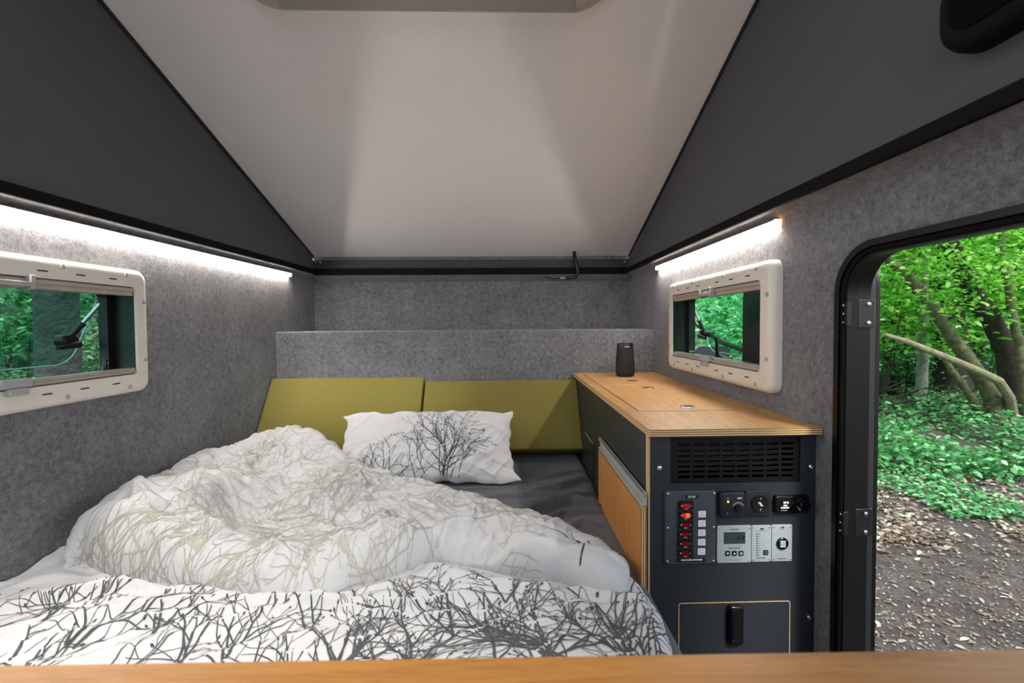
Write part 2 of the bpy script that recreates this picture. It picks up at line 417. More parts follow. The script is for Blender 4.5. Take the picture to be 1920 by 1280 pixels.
# ------------------------------------------------------------------ roof hatch
hatch = thing('roof_hatch', 'cream roof hatch with rounded bezel and grey insect screen in the white ceiling', 'roof hatch', ((HX0+HX1)/2, (HY0+HY1)/2, roofz(HY1)))
m = MB(); roofplate(m, rrect(HX0, HX1, HY0, HY1, .11, 8), [rrect(HX0+.085, HX1-.085, HY0+.06, HY1-.055, .02)], -.022, -.001)
roofplate(m, rrect(HX0+.02, HX1-.02, HY0+.02, HY1-.02, .10, 8), [rrect(HX0+.085, HX1-.085, HY0+.06, HY1-.055, .02)], -.030, -.022)
m.build('bezel', plain('hatch_bezel', '#b7aea3', rough=.45), hatch, bevel=.004)
m = MB(); roofplate(m, rrect(HX0+.105, HX1-.105, HY1-.052, HY1-.012, .003), [], -.034, -.030)
m.build('vent_strip', mat_weave('grey_mesh', srgb('#7c7c78'), srgb('#b9b6b0'), 260, .7), hatch, bevel=.001)
m = MB(); roofplate(m, rrect(HX0+.08, HX1-.08, HY0+.05, HY1-.06, .02), [], .045, .050)
m.build('pane', mat_glass('hatch_pane', (.9, .94, .95, 1)), hatch)
m = MB(); cxm = (HX0+HX1)/2
roofplate(m, rrect(cxm-.07, cxm+.07, HY1-.075, HY1-.062, .004), [], -.036, -.022)
m.build('handle', BLK, hatch, bevel=.002)

# ------------------------------------------------------------------ LED strips
def led(name, xw, s, y0, y1, label, warm):
    t = thing(name, label, 'light strip', (xw, (y0+y1)/2, ZLED), 'LED strips under the felt ledges')
    # lens profile set in the corner, tilted down into the room
    def ext(prof, name_, mat, parent, a0, a1):
        m = len(prof); vs = [(p[0], a0, p[1]) for p in prof]+[(p[0], a1, p[1]) for p in prof]
        return MB().add(vs, [(i, (i+1) % m, m+(i+1) % m, m+i) for i in range(m)]+[tuple(range(m)), tuple(range(2*m-1, m-1, -1))]).build(name_, mat, parent, smooth=60)
    ext([(xw-s*.001, ZLED-.012), (xw-s*.009, ZLED-.0105), (xw-s*.0165, ZLED-.003), (xw-s*.0165, ZLED+.003), (xw-s*.001, ZLED+.003)], 'diffuser', LED, t, y0, y1)
    ext([(xw-s*.0005, ZLED+.003), (xw-s*.0185, ZLED+.003), (xw-s*.0185, ZLED+.0055), (xw-s*.0005, ZLED+.0085)], 'housing', GREYPL, t, y0, y1)  # added lip over the lens, shields the felt ledge from its direct light
    MB().box(min(xw, xw-s*.018), max(xw, xw-s*.018), y0-.005, y0, ZLED-.012, ZLED+.006).build('end_cap', LEDEND if warm else GREYPL, t)
    MB().box(min(xw, xw-s*.018), max(xw, xw-s*.018), y1, y1+.003, ZLED-.012, ZLED+.006).build('end_cap', GREYPL, t)
led('light_strip', XL, -1, .25, 2.36, 'long glowing white LED strip along the felt wall above the window beside the bed', False)
led('light_strip', XR, 1, 1.185, 2.145, 'short glowing LED strip above the window over the wooden worktop', True)


# ------------------------------------------------------------------ windows
def window(name, xw, s, w, glass, label):
    """s: outward direction; w: frame extents; opened pane hangs outward from its top edge"""
    y0, y1, z0, z1 = w; t = sroot(name, (xw, (y0+y1)/2, z0), label)
    X = lambda d: xw+s*d                       # d < 0 is into the room
    op = win_open(w)
    m = MB()
    NN = 6; lo = lambda g, r_: rrect(y0+g, y1-g, z0+g, z1-g, r_, NN); ho = rrect(*op, .014, NN)
    prof = [(ho, .0), (lo(0, .030), .0), (lo(0, .030), -.016), (lo(.002, .029), -.021), (lo(.006, .027), -.026), (lo(.012, .024), -.0295), (lo(.020, .020), -.031), (ho, -.031), (ho, -.022)]
    n = len(ho)
    for lp, d in prof: m.v += [(X(d), a, b) for a, b in lp]
    for k in range(len(prof)-1):
        for i in range(n): m.f.append((k*n+i, k*n+(i+1) % n, (k+1)*n+(i+1) % n, (k+1)*n+i)); m.m.append(0)
    L_ = y1-y0; ym = (y0+y1)/2
    ref = lambda p_: (on(p_, 607, 'X', XR-.031).y-(WIN_R[0]+WIN_R[1])/2)/L_
    D_ = [ref(p_) for p_ in (1271.7, 1289, 1308.4, 1343.6, 1370, 1401)]; S_ = [ref(p_) for p_ in (1264, 1298, 1355.6, 1417)]
    for zz in (z0+.034, z1-.034):
        for q in D_: yy = ym+q*L_; m.box(min(X(-.0300), X(-.0316)), max(X(-.0300), X(-.0316)), yy-.012, yy+.012, zz-.0016, zz+.0016, 1)
    fr = m.build('window_frame', [CREAM, BLK], t, smooth=40)
    cap = lambda yy, zz: MB().lathe([(.0060, 0), (.0060, s*-.002), (.004, s*-.003)], (X(-.0300), yy, zz), 'X', 14).build('screw_cap', GREYPL, fr)
    for zz in (z0+.019, z1-.019):
        for q in S_: cap(ym+q*L_, zz)
    for yy in (y0+.020, y1-.020):
        for q in (-.24, .24): cap(yy, (z0+z1)/2+q*(z1-z0))
    oy0, oy1, oz0, oz1 = op
    # blind cassette rails top and bottom, with latches
    a, b = sorted((X(-.022), X(.004)))
    rt = MB().box(a, b, oy0, oy1, oz1-.026, oz1).box(min(X(-.027), X(-.02)), max(X(-.027), X(-.02)), oy0, oy1, oz1-.013, oz1-.003).build('blind_rail', BEIGE, t, bevel=.002)
    rb = MB().box(a, b, oy0, oy1, oz0, oz0+.018).box(min(X(-.027), X(-.02)), max(X(-.027), X(-.02)), oy0, oy1, oz0+.003, oz0+.010).build('blind_rail', BEIGE, t, bevel=.002)
    a, b = sorted((X(-.042), X(-.024)))
    MB().box(a, b, ym-.040, ym+.040, oz1-.024, oz1-.012).box(a, b, ym-.046, ym-.036, oz1-.030, oz1+.004).box(a, b, ym+.036, ym+.046, oz1-.030, oz1+.004).build('latch', GREYPL, t, bevel=.002)
    MB().box(a, b, ym-.032, ym+.032, oz0+.004, oz0+.024).box(min(X(-.046), X(-.03)), max(X(-.046), X(-.03)), ym-.02, ym+.02, oz0-.012, oz0+.004).build('latch', GREYPL, t, bevel=.003)
    # black recess lining
    g = .014; mm = MB()
    mm.plate(rrect(oy0-.004, oy1+.004, oz0-.004, oz1+.004, .014), [rrect(oy0+.0008, oy1-.0008, oz0+.0008, oz1-.0008, .0135)], 'X', X(-.0235), X(.060))
    mm.plate(rrect(oy0-.03, oy1+.03, oz0-.03, oz1+.03, .03), [rrect(oy0+.010, oy1-.022, oz0+.010, oz1-.018, .016)], 'X', X(.036), X(.062))
    mm.build('recess_lining', BLK, t, bevel=.002)
    # hinged acrylic pane, rounded corners, tilted outward
    ang = math.radians(24 if s < 0 else 16); pz = oz1-.004; hgt = oz1-oz0+.0; px0 = .066
    def P(y, q, e=0): return (X(px0+math.sin(ang)*q+math.cos(ang)*e), y, pz-math.cos(ang)*q+math.sin(ang)*e)
    def paneplate(outer, holes, e0, e1):
        k = MB(); k.plate(outer, holes, 'Z', e0, e1)
        k.v = [P(v[0], v[1], v[2]) for v in k.v]; return k
    paneplate(rrect(oy0-.012, oy1+.004, 0, hgt-.01, .045, 8), [], 0, .004).build('pane', glass, t)
    paneplate(rrect(oy0-.012, oy1+.004, 0, hgt-.01, .045, 8), [rrect(oy0-.010, oy1+.002, .002, hgt-.012, .044, 8)], .004, .0065).build('pane_rim', mat_glass('pane_edge', (.85, .97, .93, 1), .7, .15), t)
    # telescopic stay with knob
    ya = oy1-.03; A = Vector((X(.05), oy1-.012, oz1-.035)); B = Vector(P(ya-(.025 if s < 0 else .0), hgt*.62, -.012))
    mid = A.lerp(B, .62); st = MB().tube([A, mid], .0055, 10).build('stay', STEEL, t)
    MB().tube([A, A.lerp(B, .06)], .009, 10).tube([mid, B], .0075, 10).tube([A.lerp(B, .58), mid+(B-A)*.03], .009, 10).build('stay_sleeve', BLK, t)
    kb = MB().dome([(B.y+p[0], B.z+p[1]) for p in rrect(-.03, .022, -.016, .016, .014)], 'X', B.x+s*.010, B.x-s*.016, .006)
    kb.tube([B+Vector((-s*.012, .02, -.012)), B+Vector((-s*.016, -.045, -.020))], [.011, .006], 10)
    kb.build('stay_knob', BLK, t)
    # corner latch bracket
    if s < 0:
        MB().tube([(X(.05), oy1-.016, oz0+.010), (X(.045), oy1-.02, oz0+.035), (X(.05), oy1-.016, oz0+.06)], [.012, .008, .004], 10).build('latch_bracket', GLOSSBLK, t)
    return t, P, op
wL, PL, opL = window('window_1', XL, -1, WIN_L, GLASS_L, 'cream framed window beside the bed')
wR, PR, opR = window('window_2', XR, 1, WIN_R, GLASS_R, 'cream framed window above the wooden worktop')
# lever handle on the worktop-side pane
hx = on(1345, 668, 'X', XR+.10); m = MB()
m.tube([hx, hx+Vector((0, .002, .038)), hx+Vector((-.004, .004, .076))], [.0075, .0065, .005], 10)
m.tube([hx+Vector((.0, .0, .0)), hx+Vector((.004, -.075, -.012))], [.010, .012], 12)
m.tube([hx+Vector((.02, -.075, -.012)), hx+Vector((-.012, -.075, -.012))], .015, 14)
m.build('lever_handle', GLOSSBLK, wR)

# ------------------------------------------------------------------ door in the right wall
dr = sroot('door_1', (XR, (DOOR[0]+DOOR[1])/2, DOOR[2]), 'open black framed side doorway')
y0, y1, z0, z1 = DOOR
m = MB()
o1 = rrect(y0, y1, z0, z1, .10, 10)
m.plate(o1, [rrect(y0+.013, y1-.013, z0+.013, z1-.013, .09, 10)], 'X', XR-.012, XR+.004)
m.plate(rrect(y0+.010, y1-.010, z0+.010, z1-.010, .092, 10), [rrect(y0+.028, y1-.028, z0+.028, z1-.028, .078, 10)], 'X', XR-.004, XR+.02)
m.plate(rrect(y0+.014, y1-.014, z0+.014, z1-.014, .090, 10), [rrect(y0+.022, y1-.022, z0+.022, z1-.022, .082, 10)], 'X', XR+.02, XR+.052)
m.build('door_frame', DARKFR, dr, bevel=.003)
m = MB(); m.tube([(XR-.004, a, b) for a, b in rrect(y0+.019, y1-.019, z0+.019, z1-.019, .085, 10)+[rrect(y0+.019, y1-.019, z0+.019, z1-.019, .085, 10)[0]]], .006, 8)
m.build('door_seal', RUB, dr)
# leaf folded back along the outside wall
th = math.radians(5); ax = Vector((XR+.056, y1+.004, 0)); dv = Vector((math.sin(th), math.cos(th), 0)); nv = Vector((math.cos(th), -math.sin(th), 0))
def leaf(outer, holes, e0, e1, name, mat, bev=.004, par=dr):
    k = MB(); k.plate(outer, holes, 'Z', e0, e1); k.v = [tuple(ax+dv*v[0]+nv*v[2]+Vector((0, 0, v[1]))) for v in k.v]
    return k.build(name, mat, par, bevel=bev)
lf = leaf(rrect(0, .615, z0+.02, z1-.005, .085, 10), [], 0, .028, 'door_leaf', plain('dark_door_skin', '#1c1d20', rough=.5))
leaf(rrect(.0, .615, z0+.02, z1-.005, .085, 10), [rrect(.02, .595, z0+.04, z1-.025, .07, 10)], .028, .036, 'leaf_rim', DARKFR, .002)
for pz0 in (on(1600, 588, 'X', XR+.01).z, on(1596, 982, 'X', XR+.01).z):
    hy = y1-.022
    h = MB().box(XR+.022, XR+.058, hy-.004, hy+.0, pz0-.030, pz0+.030).tube([(XR+.060, y1-.016, pz0-.03), (XR+.060, y1-.016, pz0+.03)], .006, 10).box(XR-.006, XR+.004, y1-.030, y1-.012, pz0-.026, pz0+.026).build('hinge', BLK, dr, bevel=.001)
    for dz in (-.018, 0, .018):
        MB().lathe([(.0035, 0), (.0035, -.002), (.002, -.003)], (XR-.006, y1-.021, pz0+dz), 'X', 10).build('screw', STEEL, h)
    for dz in (-.02, .02):
        MB().lathe([(.0045, 0), (.0045, -.002), (.0025, -.003)], (XR+.044, hy-.004, pz0+dz), 'Y', 10).build('screw', STEEL, h)

# ------------------------------------------------------------------ canvas vent top right
p = on(1797, 60, 'X', XRR+.012); q = on(1835, 108, 'X', XRR+.012)
vy1 = p.y; vz0 = q.z
vt = thing('canvas_vent', 'black rounded vent pod fixed high on the charcoal canvas above the doorway', 'vent', (XRR, vy1-.15, vz0))
MB().dome(rrect(vy1-.30, vy1, vz0, vz0+.14, .055, 8), 'X', XRR+.03, XRR-.030, .02).build('rim', RUB, vt)
MB().plate(rrect(vy1-.275, vy1-.028, vz0+.026, vz0+.116, .035, 8), [], 'X', XRR-.028, XRR-.033).build('panel', plain('dark_vent_panel', '#08080a', rough=.9, spec=.1), vt, bevel=.002)

# ------------------------------------------------------------------ cord on the back rail
c = lambda px, py, y=YRB-.012: on(px, py, 'Y', y)
tag(MB().tube([c(1077, 473, YRB+.02), c(1077, 480, YRB+.005), c(1080, 492, YRB-.008), c(1083, 503), c(1084, 512), c(1079, 519), c(1068, 521), c(1060, 521)], .0105, 10)
    .tube([c(1062, 521), c(1050, 521)], .006, 10, 1).tube([c(1050, 521), c(1038, 523), c(1022, 519)], .003, 8).build('power_cord', [BLK, GREYPL]), 'black power cord hanging from the ceiling edge over the back rail with a grey plug', 'cord')

# ------------------------------------------------------------------ bed: mattress in a charcoal sheet
def vnoise(x, y, seed=0):
    """smooth value noise in numpy"""
    r = np.random.default_rng(seed).random((64, 64)); xi = np.floor(x).astype(int); yi = np.floor(y).astype(int); fx = x-xi; fy = y-yi
    fx = fx*fx*fx*(fx*(fx*6-15)+10); fy = fy*fy*fy*(fy*(fy*6-15)+10)
    g = lambda i, j: r[i % 64, j % 64]
    return (g(xi, yi)*(1-fx)+g(xi+1, yi)*fx)*(1-fy)+(g(xi, yi+1)*(1-fx)+g(xi+1, yi+1)*fx)*fy-.5
def fbm(x, y, o=4, seed=0): return sum(vnoise(x*2**k, y*2**k, seed+k)*.5**k for k in range(o))
def segdist(X, Y, poly, closed=False):
    """distance to a polyline and the parameter along it"""
    P = np.array(poly, float); Q = np.roll(P, -1, 0) if closed else P[1:]; P = P if closed else P[:-1]
    best = np.full(X.shape, 1e9); tp = np.zeros(X.shape); sg = np.zeros(X.shape); n = len(P)
    for i in range(n):
        dx, dy = Q[i]-P[i]; l2 = dx*dx+dy*dy+1e-12
        t = np.clip(((X-P[i][0])*dx+(Y-P[i][1])*dy)/l2, 0, 1); ex = X-P[i][0]-t*dx; ey = Y-P[i][1]-t*dy; dd = np.hypot(ex, ey)
        k = dd < best; best = np.where(k, dd, best); tp = np.where(k, (i+t)/n, tp); sg = np.where(k, np.sign(dx*ey-dy*ex), sg)
    return best, tp, sg
def inside(X, Y, poly):
    r = np.zeros(X.shape, bool); n = len(poly)
    for i in range(n):
        x1, y1 = poly[i]; x2, y2 = poly[(i+1) % n]
        c = ((y1 > Y) != (y2 > Y)) & (X < (x2-x1)*(Y-y1)/(y2-y1+1e-12)+x1); r ^= c
    return r
def XY(px, py, h): p = on(px, py, 'Z', ZBED+h); return (p.x, p.y)
def fold(X, Y, pts, h, amp, w, wn=None):
    """a ridge along a picture-measured line lying h over the bed; wn: narrower width on the near side"""
    d, t, s = segdist(X, Y, [XY(a, b, h) for a, b in pts]); env = np.sin(np.pi*np.clip(t, 0.0, 1))**.5
    ww = w if wn is None else np.where(s < 0, wn, w)
    return amp*env*np.exp(-(d/ww)**2)

BX1 = XW-.006+.018; BY0, BY1 = .44, 2.19
bed = thing('bed', 'low bed with a charcoal fitted sheet filling the space between felt wall and worktop', 'bed', ((XL+BX1)/2, 1.3, ZF))
def sheet():
    nx, ny = 330, 300; xs = np.linspace(XL+.003, BX1, nx); ys = np.linspace(BY0, BY1, ny); X, Y = np.meshgrid(xs, ys, indexing='ij')
    h = .004*fbm(X*3, Y*5, 3, 11)
    for pts, amp, w, wn in (([(985, 925), (1050, 915), (1110, 893)], .010, .020, .010), ([(975, 950), (1050, 938), (1118, 918)], .009, .018, .008), ([(980, 905), (1040, 893), (1095, 880)], .007, .015, .008),
                            ([(940, 990), (1010, 960), (1070, 945), (1127, 946)], .016, .03, .008), ([(1000, 985), (1060, 962), (1130, 958)], .008, .02, .012), ([(760, 925), (850, 922), (930, 915)], .005, .02, .01),
                            ([(900, 935), (990, 930), (1060, 925)], .006, .016, .010), ([(1040, 1000), (1090, 980), (1130, 985)], .006, .03, .02)):
        h = h+fold(X, Y, pts, 0, amp*2.6, w*.75, None if wn is None else wn*.8)
    dR = BX1-X; r = .05
    fall = np.where((dR < r), r-np.sqrt(np.maximum(0, r*r-(r-dR)**2)), 0)
    tuck = .020*np.exp(-((Y-1.62)/.09)**2)*np.exp(-(dR/.10)**2)
    Z = ZBED+h-fall*.8-tuck*.6
    bulge = .012*np.sin(Y*9)*np.exp(-(dR/.03)**2)*(Y < 1.0)
    vs = np.stack([X+bulge*0, Y, Z], -1).reshape(-1, 3)
    m = MB(); m.v = [tuple(v) for v in vs]; idx = np.arange(nx*ny).reshape(nx, ny)
    a = np.stack([idx[:-1, :-1], idx[1:, :-1], idx[1:, 1:], idx[:-1, 1:]], -1).reshape(-1, 4)
    m.f = [tuple(f) for f in a]; m.m = [0]*len(m.f)
    # skirt down the open side and the ends
    def skirt(ring):
        o = len(m.v); n = len(ring)
        for dz, off in ((.04, .002), (.11, .003), (.16, -.004)):
            for i in ring: v = m.v[i]; m.v.append((v[0]+(off if v[0] > .2 else 0), v[1], ZBED-dz-.02))
        prev = list(ring)
        for k in range(3):
            cur = list(range(o+k*n, o+k*n+n))
            for i in range(n-1): m.f.append((prev[i], cur[i], cur[i+1], prev[i+1])); m.m.append(0)
            prev = cur
    skirt([int(i) for i in idx[-1, :]]); skirt([int(i) for i in idx[::-1, 0]])
    return m.build('fitted_sheet', SHEET, bed, smooth=0, recalc=False)
sheet()
MB().box(XL+.004, BX1-.01, BY0+.01, BY1, ZBED-.17, ZBED-.045).build('mattress', SHEET, bed, bevel=.02, seg=3)
MB().box(XL+.004, BX1-.02, BY0+.01, BY1, ZF, ZBED-.172).build('bed_base', ANTH, bed)

# ------------------------------------------------------------------ olive back cushions
CV = Vector((0, -.835, .55)); CT = .058
def cushion(name, x0, x1, ztop, label):
    A = Vector((0, 1.962, ZBED+.058)); ytop = 1.962+(ztop-A.z)*.64
    e = Vector((0, ytop-A.y, ztop-A.z)); n = Vector((0, -e.z, e.y)).normalized()
    nx, nt = 26, 16; b = MB()
    def P(x, k, t): return Vector((x, 0, 0))+Vector((0, A.y, A.z))+e*k-n*t
    vs = []; fs = []
    for i in range(nx+1):
        for j in range(nt+1):
            u, v = i/nx, j/nt; puff = .006*(1-(2*u-1)**8)*(1-(2*v-1)**8)
            vs.append(P(x0+(x1-x0)*u, v, -puff+.004))
    K = nt+1
    fs = [(i*K+j, (i+1)*K+j, (i+1)*K+j+1, i*K+j+1) for i in range(nx) for j in range(nt)]
    b.add(vs, fs)
    o = len(b.v); ring = [i*K for i in range(nx+1)]+[nx*K+j for j in range(1, K)]+[i*K+nt for i in range(nx-1, -1, -1)]+[j for j in range(nt-1, 0, -1)]
    for i in ring: v = Vector(b.v[i]); b.v.append(tuple(v-n*CT))
    nr = len(ring)
    for i in range(nr): b.f.append((ring[i], o+i, o+(i+1) % nr, ring[(i+1) % nr])); b.m.append(0)
    b.f.append(tuple(o+i for i in range(nr))); b.m.append(0)
    ob = b.build(name, OLIVE, bevel=.007, seg=3, smooth=50)
    return tag(ob, label, 'cushion', 'olive back cushions along the partition')
cushion('back_cushion', XL+.008, -.405, -.243, 'olive green wedge back cushion against the felt wall, the taller of the pair')
cushion('back_cushion', -.396, XW+.008, -.262, 'olive green back cushion beside the worktop cabinet, crossed by a diagonal shadow')

# ------------------------------------------------------------------ branch print, laid as ribbons on a surface
def grow(x, y, a, ln, w, out, rnd, spread=.45, curl=.25, bud=True, lvl=0, wmin=.00055, dens=1.):
    pts = [(x, y)]; ws = [w]; n = max(3, int(ln/.009)); kids = []
    da = rnd.uniform(-curl, curl)
    for i in range(n):
        a += da/n+rnd.gauss(0, .10); x += math.cos(a)*ln/n; y += math.sin(a)*ln/n; pts.append((x, y)); ws.append(max(wmin, w*(1-.6*(i+1)/n)))
        if lvl < 4 and i > 0 and rnd.random() < (.34, .20, .15, .10)[lvl]*dens: kids.append((x, y, a, i/n, ws[-1]))
    out.append((pts, ws))
    if bud and lvl >= 2 and rnd.random() < .7:
        r = .0022; out.append(([(x, y), (x+math.cos(a)*r*1.3, y+math.sin(a)*r*1.3), (x+math.cos(a)*r*3, y+math.sin(a)*r*3)], [.001, r, .0004]))
    for (kx, ky, ka, f, kw) in kids:
        sgn = rnd.choice((-1, 1)); grow(kx, ky, ka+sgn*rnd.uniform(.5, 1.3)*spread*1.4, ln*rnd.uniform(.45, .75)*(1-.35*f), kw*.78, out, rnd, spread, curl, bud, lvl+1, wmin, dens)
def ribbons(mb, lines, surf, ok, mi):
    """surf(P[n,2]) -> points[n,3] lifted off the cloth; ok(P) -> mask"""
    quads = []
    for pts, ws in lines:
        P = np.array(pts); w = np.array(ws)
        if len(P) < 2: continue
        T = np.gradient(P, axis=0); T /= np.linalg.norm(T, axis=1)[:, None]+1e-9; Nn = np.stack([-T[:, 1], T[:, 0]], 1)
        quads.append((P+Nn*w[:, None], P-Nn*w[:, None]))
    if not quads: return
    A = np.concatenate([q[0] for q in quads]); B = np.concatenate([q[1] for q in quads]); good = ok(A) & ok(B); SA, SB = surf(A), surf(B)
    o = len(mb.v); n = len(A); mb.v += [tuple(p) for p in SA]+[tuple(p) for p in SB]; k = 0
    for q in quads:
        for i in range(len(q[0])-1):
            j = k+i
            if good[j] and good[j+1]: mb.f.append((o+j, o+j+1, o+n+j+1, o+n+j)); mb.m.append(mi)
        k += len(q[0])
class Grid:
    """height field over x,y with bilinear look-up"""
    def __init__(s, x0, x1, y0, y1, st):
        s.x = np.arange(x0, x1+st/2, st); s.y = np.arange(y0, y1+st/2, st); s.st = st; s.X, s.Y = np.meshgrid(s.x, s.y, indexing='ij'); s.Z = np.zeros(s.X.shape)
        s.off = np.zeros(s.X.shape+(2,))
    def look(s, P, A):
        u = np.clip((P[:, 0]-s.x[0])/s.st, 0, len(s.x)-1.001); v = np.clip((P[:, 1]-s.y[0])/s.st, 0, len(s.y)-1.001); i = u.astype(int); j = v.astype(int); a = u-i; b = v-j
        if A.ndim == 3: a = a[:, None]; b = b[:, None]
        return A[i, j]*(1-a)*(1-b)+A[i+1, j]*a*(1-b)+A[i, j+1]*(1-a)*b+A[i+1, j+1]*a*b
    def pos(s): return np.stack([s.X+s.off[..., 0], s.Y+s.off[..., 1], s.Z], -1)
    def surf(s, P, lift=.0014):
        g = s.pos(); nn = np.cross(np.gradient(g, axis=0), np.gradient(g, axis=1)); nn /= np.linalg.norm(nn, axis=-1)[..., None]+1e-12
        return s.look(P, g+nn*lift)
    def mesh(s, mb, keep, mi=0):
        o = len(mb.v); n = len(s.y); idx = -np.ones(s.X.shape, int); f = keep[:-1, :-1] & keep[1:, :-1] & keep[1:, 1:] & keep[:-1, 1:]
        use = np.zeros(s.X.shape, bool)
        for a, b in ((0, 0), (1, 0), (1, 1), (0, 1)): use[a:len(s.x)-1+a, b:len(s.y)-1+b] |= f
        idx[use] = np.arange(use.sum())+o; g = s.pos()[use]; mb.v += [tuple(p) for p in g]
        a = np.stack([idx[:-1, :-1][f], idx[1:, :-1][f], idx[1:, 1:][f], idx[:-1, 1:][f]], -1); mb.f += [tuple(int(q) for q in r) for r in a]; mb.m += [mi]*len(a)
def tps(pts, vals, X, Y, lam=1e-4):
    P = np.array(pts); v = np.array(vals); n = len(P)
    def K(r2): return .5*r2*np.log(r2+1e-9)
    d2 = ((P[:, None]-P[None])**2).sum(-1); A = np.zeros((n+3, n+3)); A[:n, :n] = K(d2)+lam*np.eye(n); A[:n, n] = 1; A[:n, n+1:] = P; A[n, :n] = 1; A[n+1:, :n] = P.T
    w = np.linalg.solve(A, np.concatenate([v, [0, 0, 0]])); out = w[n]+w[n+1]*X+w[n+2]*Y
    for i in range(n): out = out+w[i]*K((X-P[i][0])**2+(Y-P[i][1])**2)
    return out

# ------------------------------------------------------------------ duvet
def rim(d, r): d = np.clip(d, 0, r); return np.sqrt(np.maximum(0, 1-(1-d/r)**2))
dv = MB()
outL = [XY(150, 1048, .04), XY(186, 1076, .04), XY(300, 1088, .04), XY(400, 1100, .045), XY(480, 1108, .05), XY(560, 1110, .05), XY(640, 1094, .05), XY(700, 1078, .05), XY(760, 1060, .05), XY(800, 1040, .05), XY(835, 1037, .05), XY(900, 1052, .05), XY(1000, 1066, .055), XY(1060, 1070, .055), XY(1120, 1092, .06),
        XY(1165, 1105, .06), (.285, 1.02), (.262, 1.12), (.16, 1.235), (.04, 1.32), (-.12, 1.42), (-.27, 1.50), (-.42, 1.555), (-.55, 1.62), (-.64, 1.72), (-.74, 1.84), (-.86, 1.90), (-.98, 1.88), (-1.085, 1.74), (-1.11, 1.5), (-1.10, 1.22), (-1.075, 1.08), (-1.03, 1.02)]
# -- lower sheet of the duvet, white side with dark branches
B = Grid(XL+.004, .345, .44, 1.70, .005)
outB = [(XL-.2, .2), XY(1268, 1290, .0), XY(1262, 1235, .0), XY(1243, 1170, .0), XY(1205, 1112, .0), XY(1158, 1066, .0), (.20, 1.16), (0, 1.28), (-.3, 1.42), (-.7, 1.5), (XL-.2, 1.36)]
dB, _, _ = segdist(B.X, B.Y, outB, True); inB = inside(B.X, B.Y, outB)
hB = .044+.018*fbm(B.X*2.2+3, B.Y*3.1, 3, 21)
wall = np.exp(-((B.X-XL)/.05)**2)
for pts, amp, w, wn in (([(-60, 1150), (60, 1118), (219, 1092), (330, 1086), (470, 1100)], .020, .045, .014),
                        ([(-60, 1235), (98, 1163), (332, 1120), (488, 1120), (664, 1126), (800, 1122)], .020, .040, .012),
                        ([(-40, 1262), (156, 1192), (312, 1150), (420, 1140), (560, 1145)], .016, .030, .010),
                        ([(60, 1262), (200, 1225), (360, 1180), (520, 1170)], .014, .030, .012),
                        ([(300, 1262), (420, 1225), (600, 1195), (760, 1200)], .010, .035, .02),
                        ([(700, 1130), (800, 1118), (900, 1115), (1010, 1130), (1090, 1160)], .010, .04, .02),
                        ([(880, 1065), (960, 1085), (1040, 1112), (1120, 1160), (1170, 1230)], .010, .035, .02),
                        ([(1060, 1075), (1130, 1092), (1190, 1125), (1225, 1175), (1243, 1240)], .030, .032, .022),
                        ([(1140, 1120), (1180, 1160), (1200, 1220)], .012, .02, .012),
                        ([(620, 1105), (700, 1088), (760, 1078)], .008, .03, .02),
                        ([(860, 1250), (940, 1205), (1030, 1190), (1130, 1200)], .012, .04, .03)):
    hB = hB+fold(B.X, B.Y, pts, .06, amp*1.15, w, wn)
dE, _, _ = segdist(B.X, B.Y, outL[:16])
hB = hB-.022*np.exp(-(dE/.035)**2)
cr = fbm(B.X*9+fbm(B.X*3, B.Y*3, 2, 40)*2, B.Y*16, 3, 33); hB = hB+.006*cr
diag = 1-np.abs(fbm(B.X*4-B.Y*6, B.X*2+B.Y*9, 2, 51))*4; hB = hB+.009*np.clip(diag, 0, 1)**3+.007*np.clip(1-np.abs(fbm(B.X*3+B.Y*5, B.Y*14-B.X*5, 2, 55))*6, 0, 1)**2
B.Z = ZBED+np.maximum(.001, hB)*rim(np.where(inB, dB, 0), .05)
B.mesh(dv, inB & (B.X > XL))
# -- folded-back half, taupe branches
S = [((155, 1010), .115), ((172, 975), .15), ((235, 940), .160), ((262, 920), .178), ((282, 927), .165), ((340, 890), .160), ((400, 850), .165), ((440, 830), .170), ((475, 820), .178), ((505, 822), .175), ((540, 843), .155), ((570, 858), .145), ((602, 867), .135),
     ((680, 890), .120), ((760, 911), .100), ((850, 934), .088), ((960, 964), .078), ((1040, 990), .070), ((1105, 1028), .062)]
I = [((450, 890), .145), ((510, 880), .110), ((550, 900), .105), ((480, 930), .095), ((430, 960), .085), ((560, 930), .115), ((620, 905), .135), ((640, 940), .115), ((700, 960), .105), ((780, 945), .10), ((810, 975), .088), ((330, 930), .165), ((400, 905), .165),
     ((300, 970), .150), ((360, 960), .135), ((220, 985), .145), ((245, 1030), .110), ((320, 1020), .120), ((380, 1000), .125), ((430, 1010), .110), ((470, 1040), .12), ((520, 1000), .085), ((560, 1040), .095), ((600, 990), .095), ((650, 1020), .11), ((700, 1010), .115),
     ((540, 1075), .085), ((420, 1070), .09), ((640, 1060), .095), ((740, 1030), .10), ((770, 1010), .105), ((840, 1000), .085), ((830, 1028), .060), ((900, 1000), .078), ((920, 1035), .085), ((980, 1040), .088), ((1040, 1045), .088), ((1090, 1065), .08)]
pts = []; vals = []
for (p, h) in S+I: pts.append(XY(p[0], p[1], h)); vals.append(h)
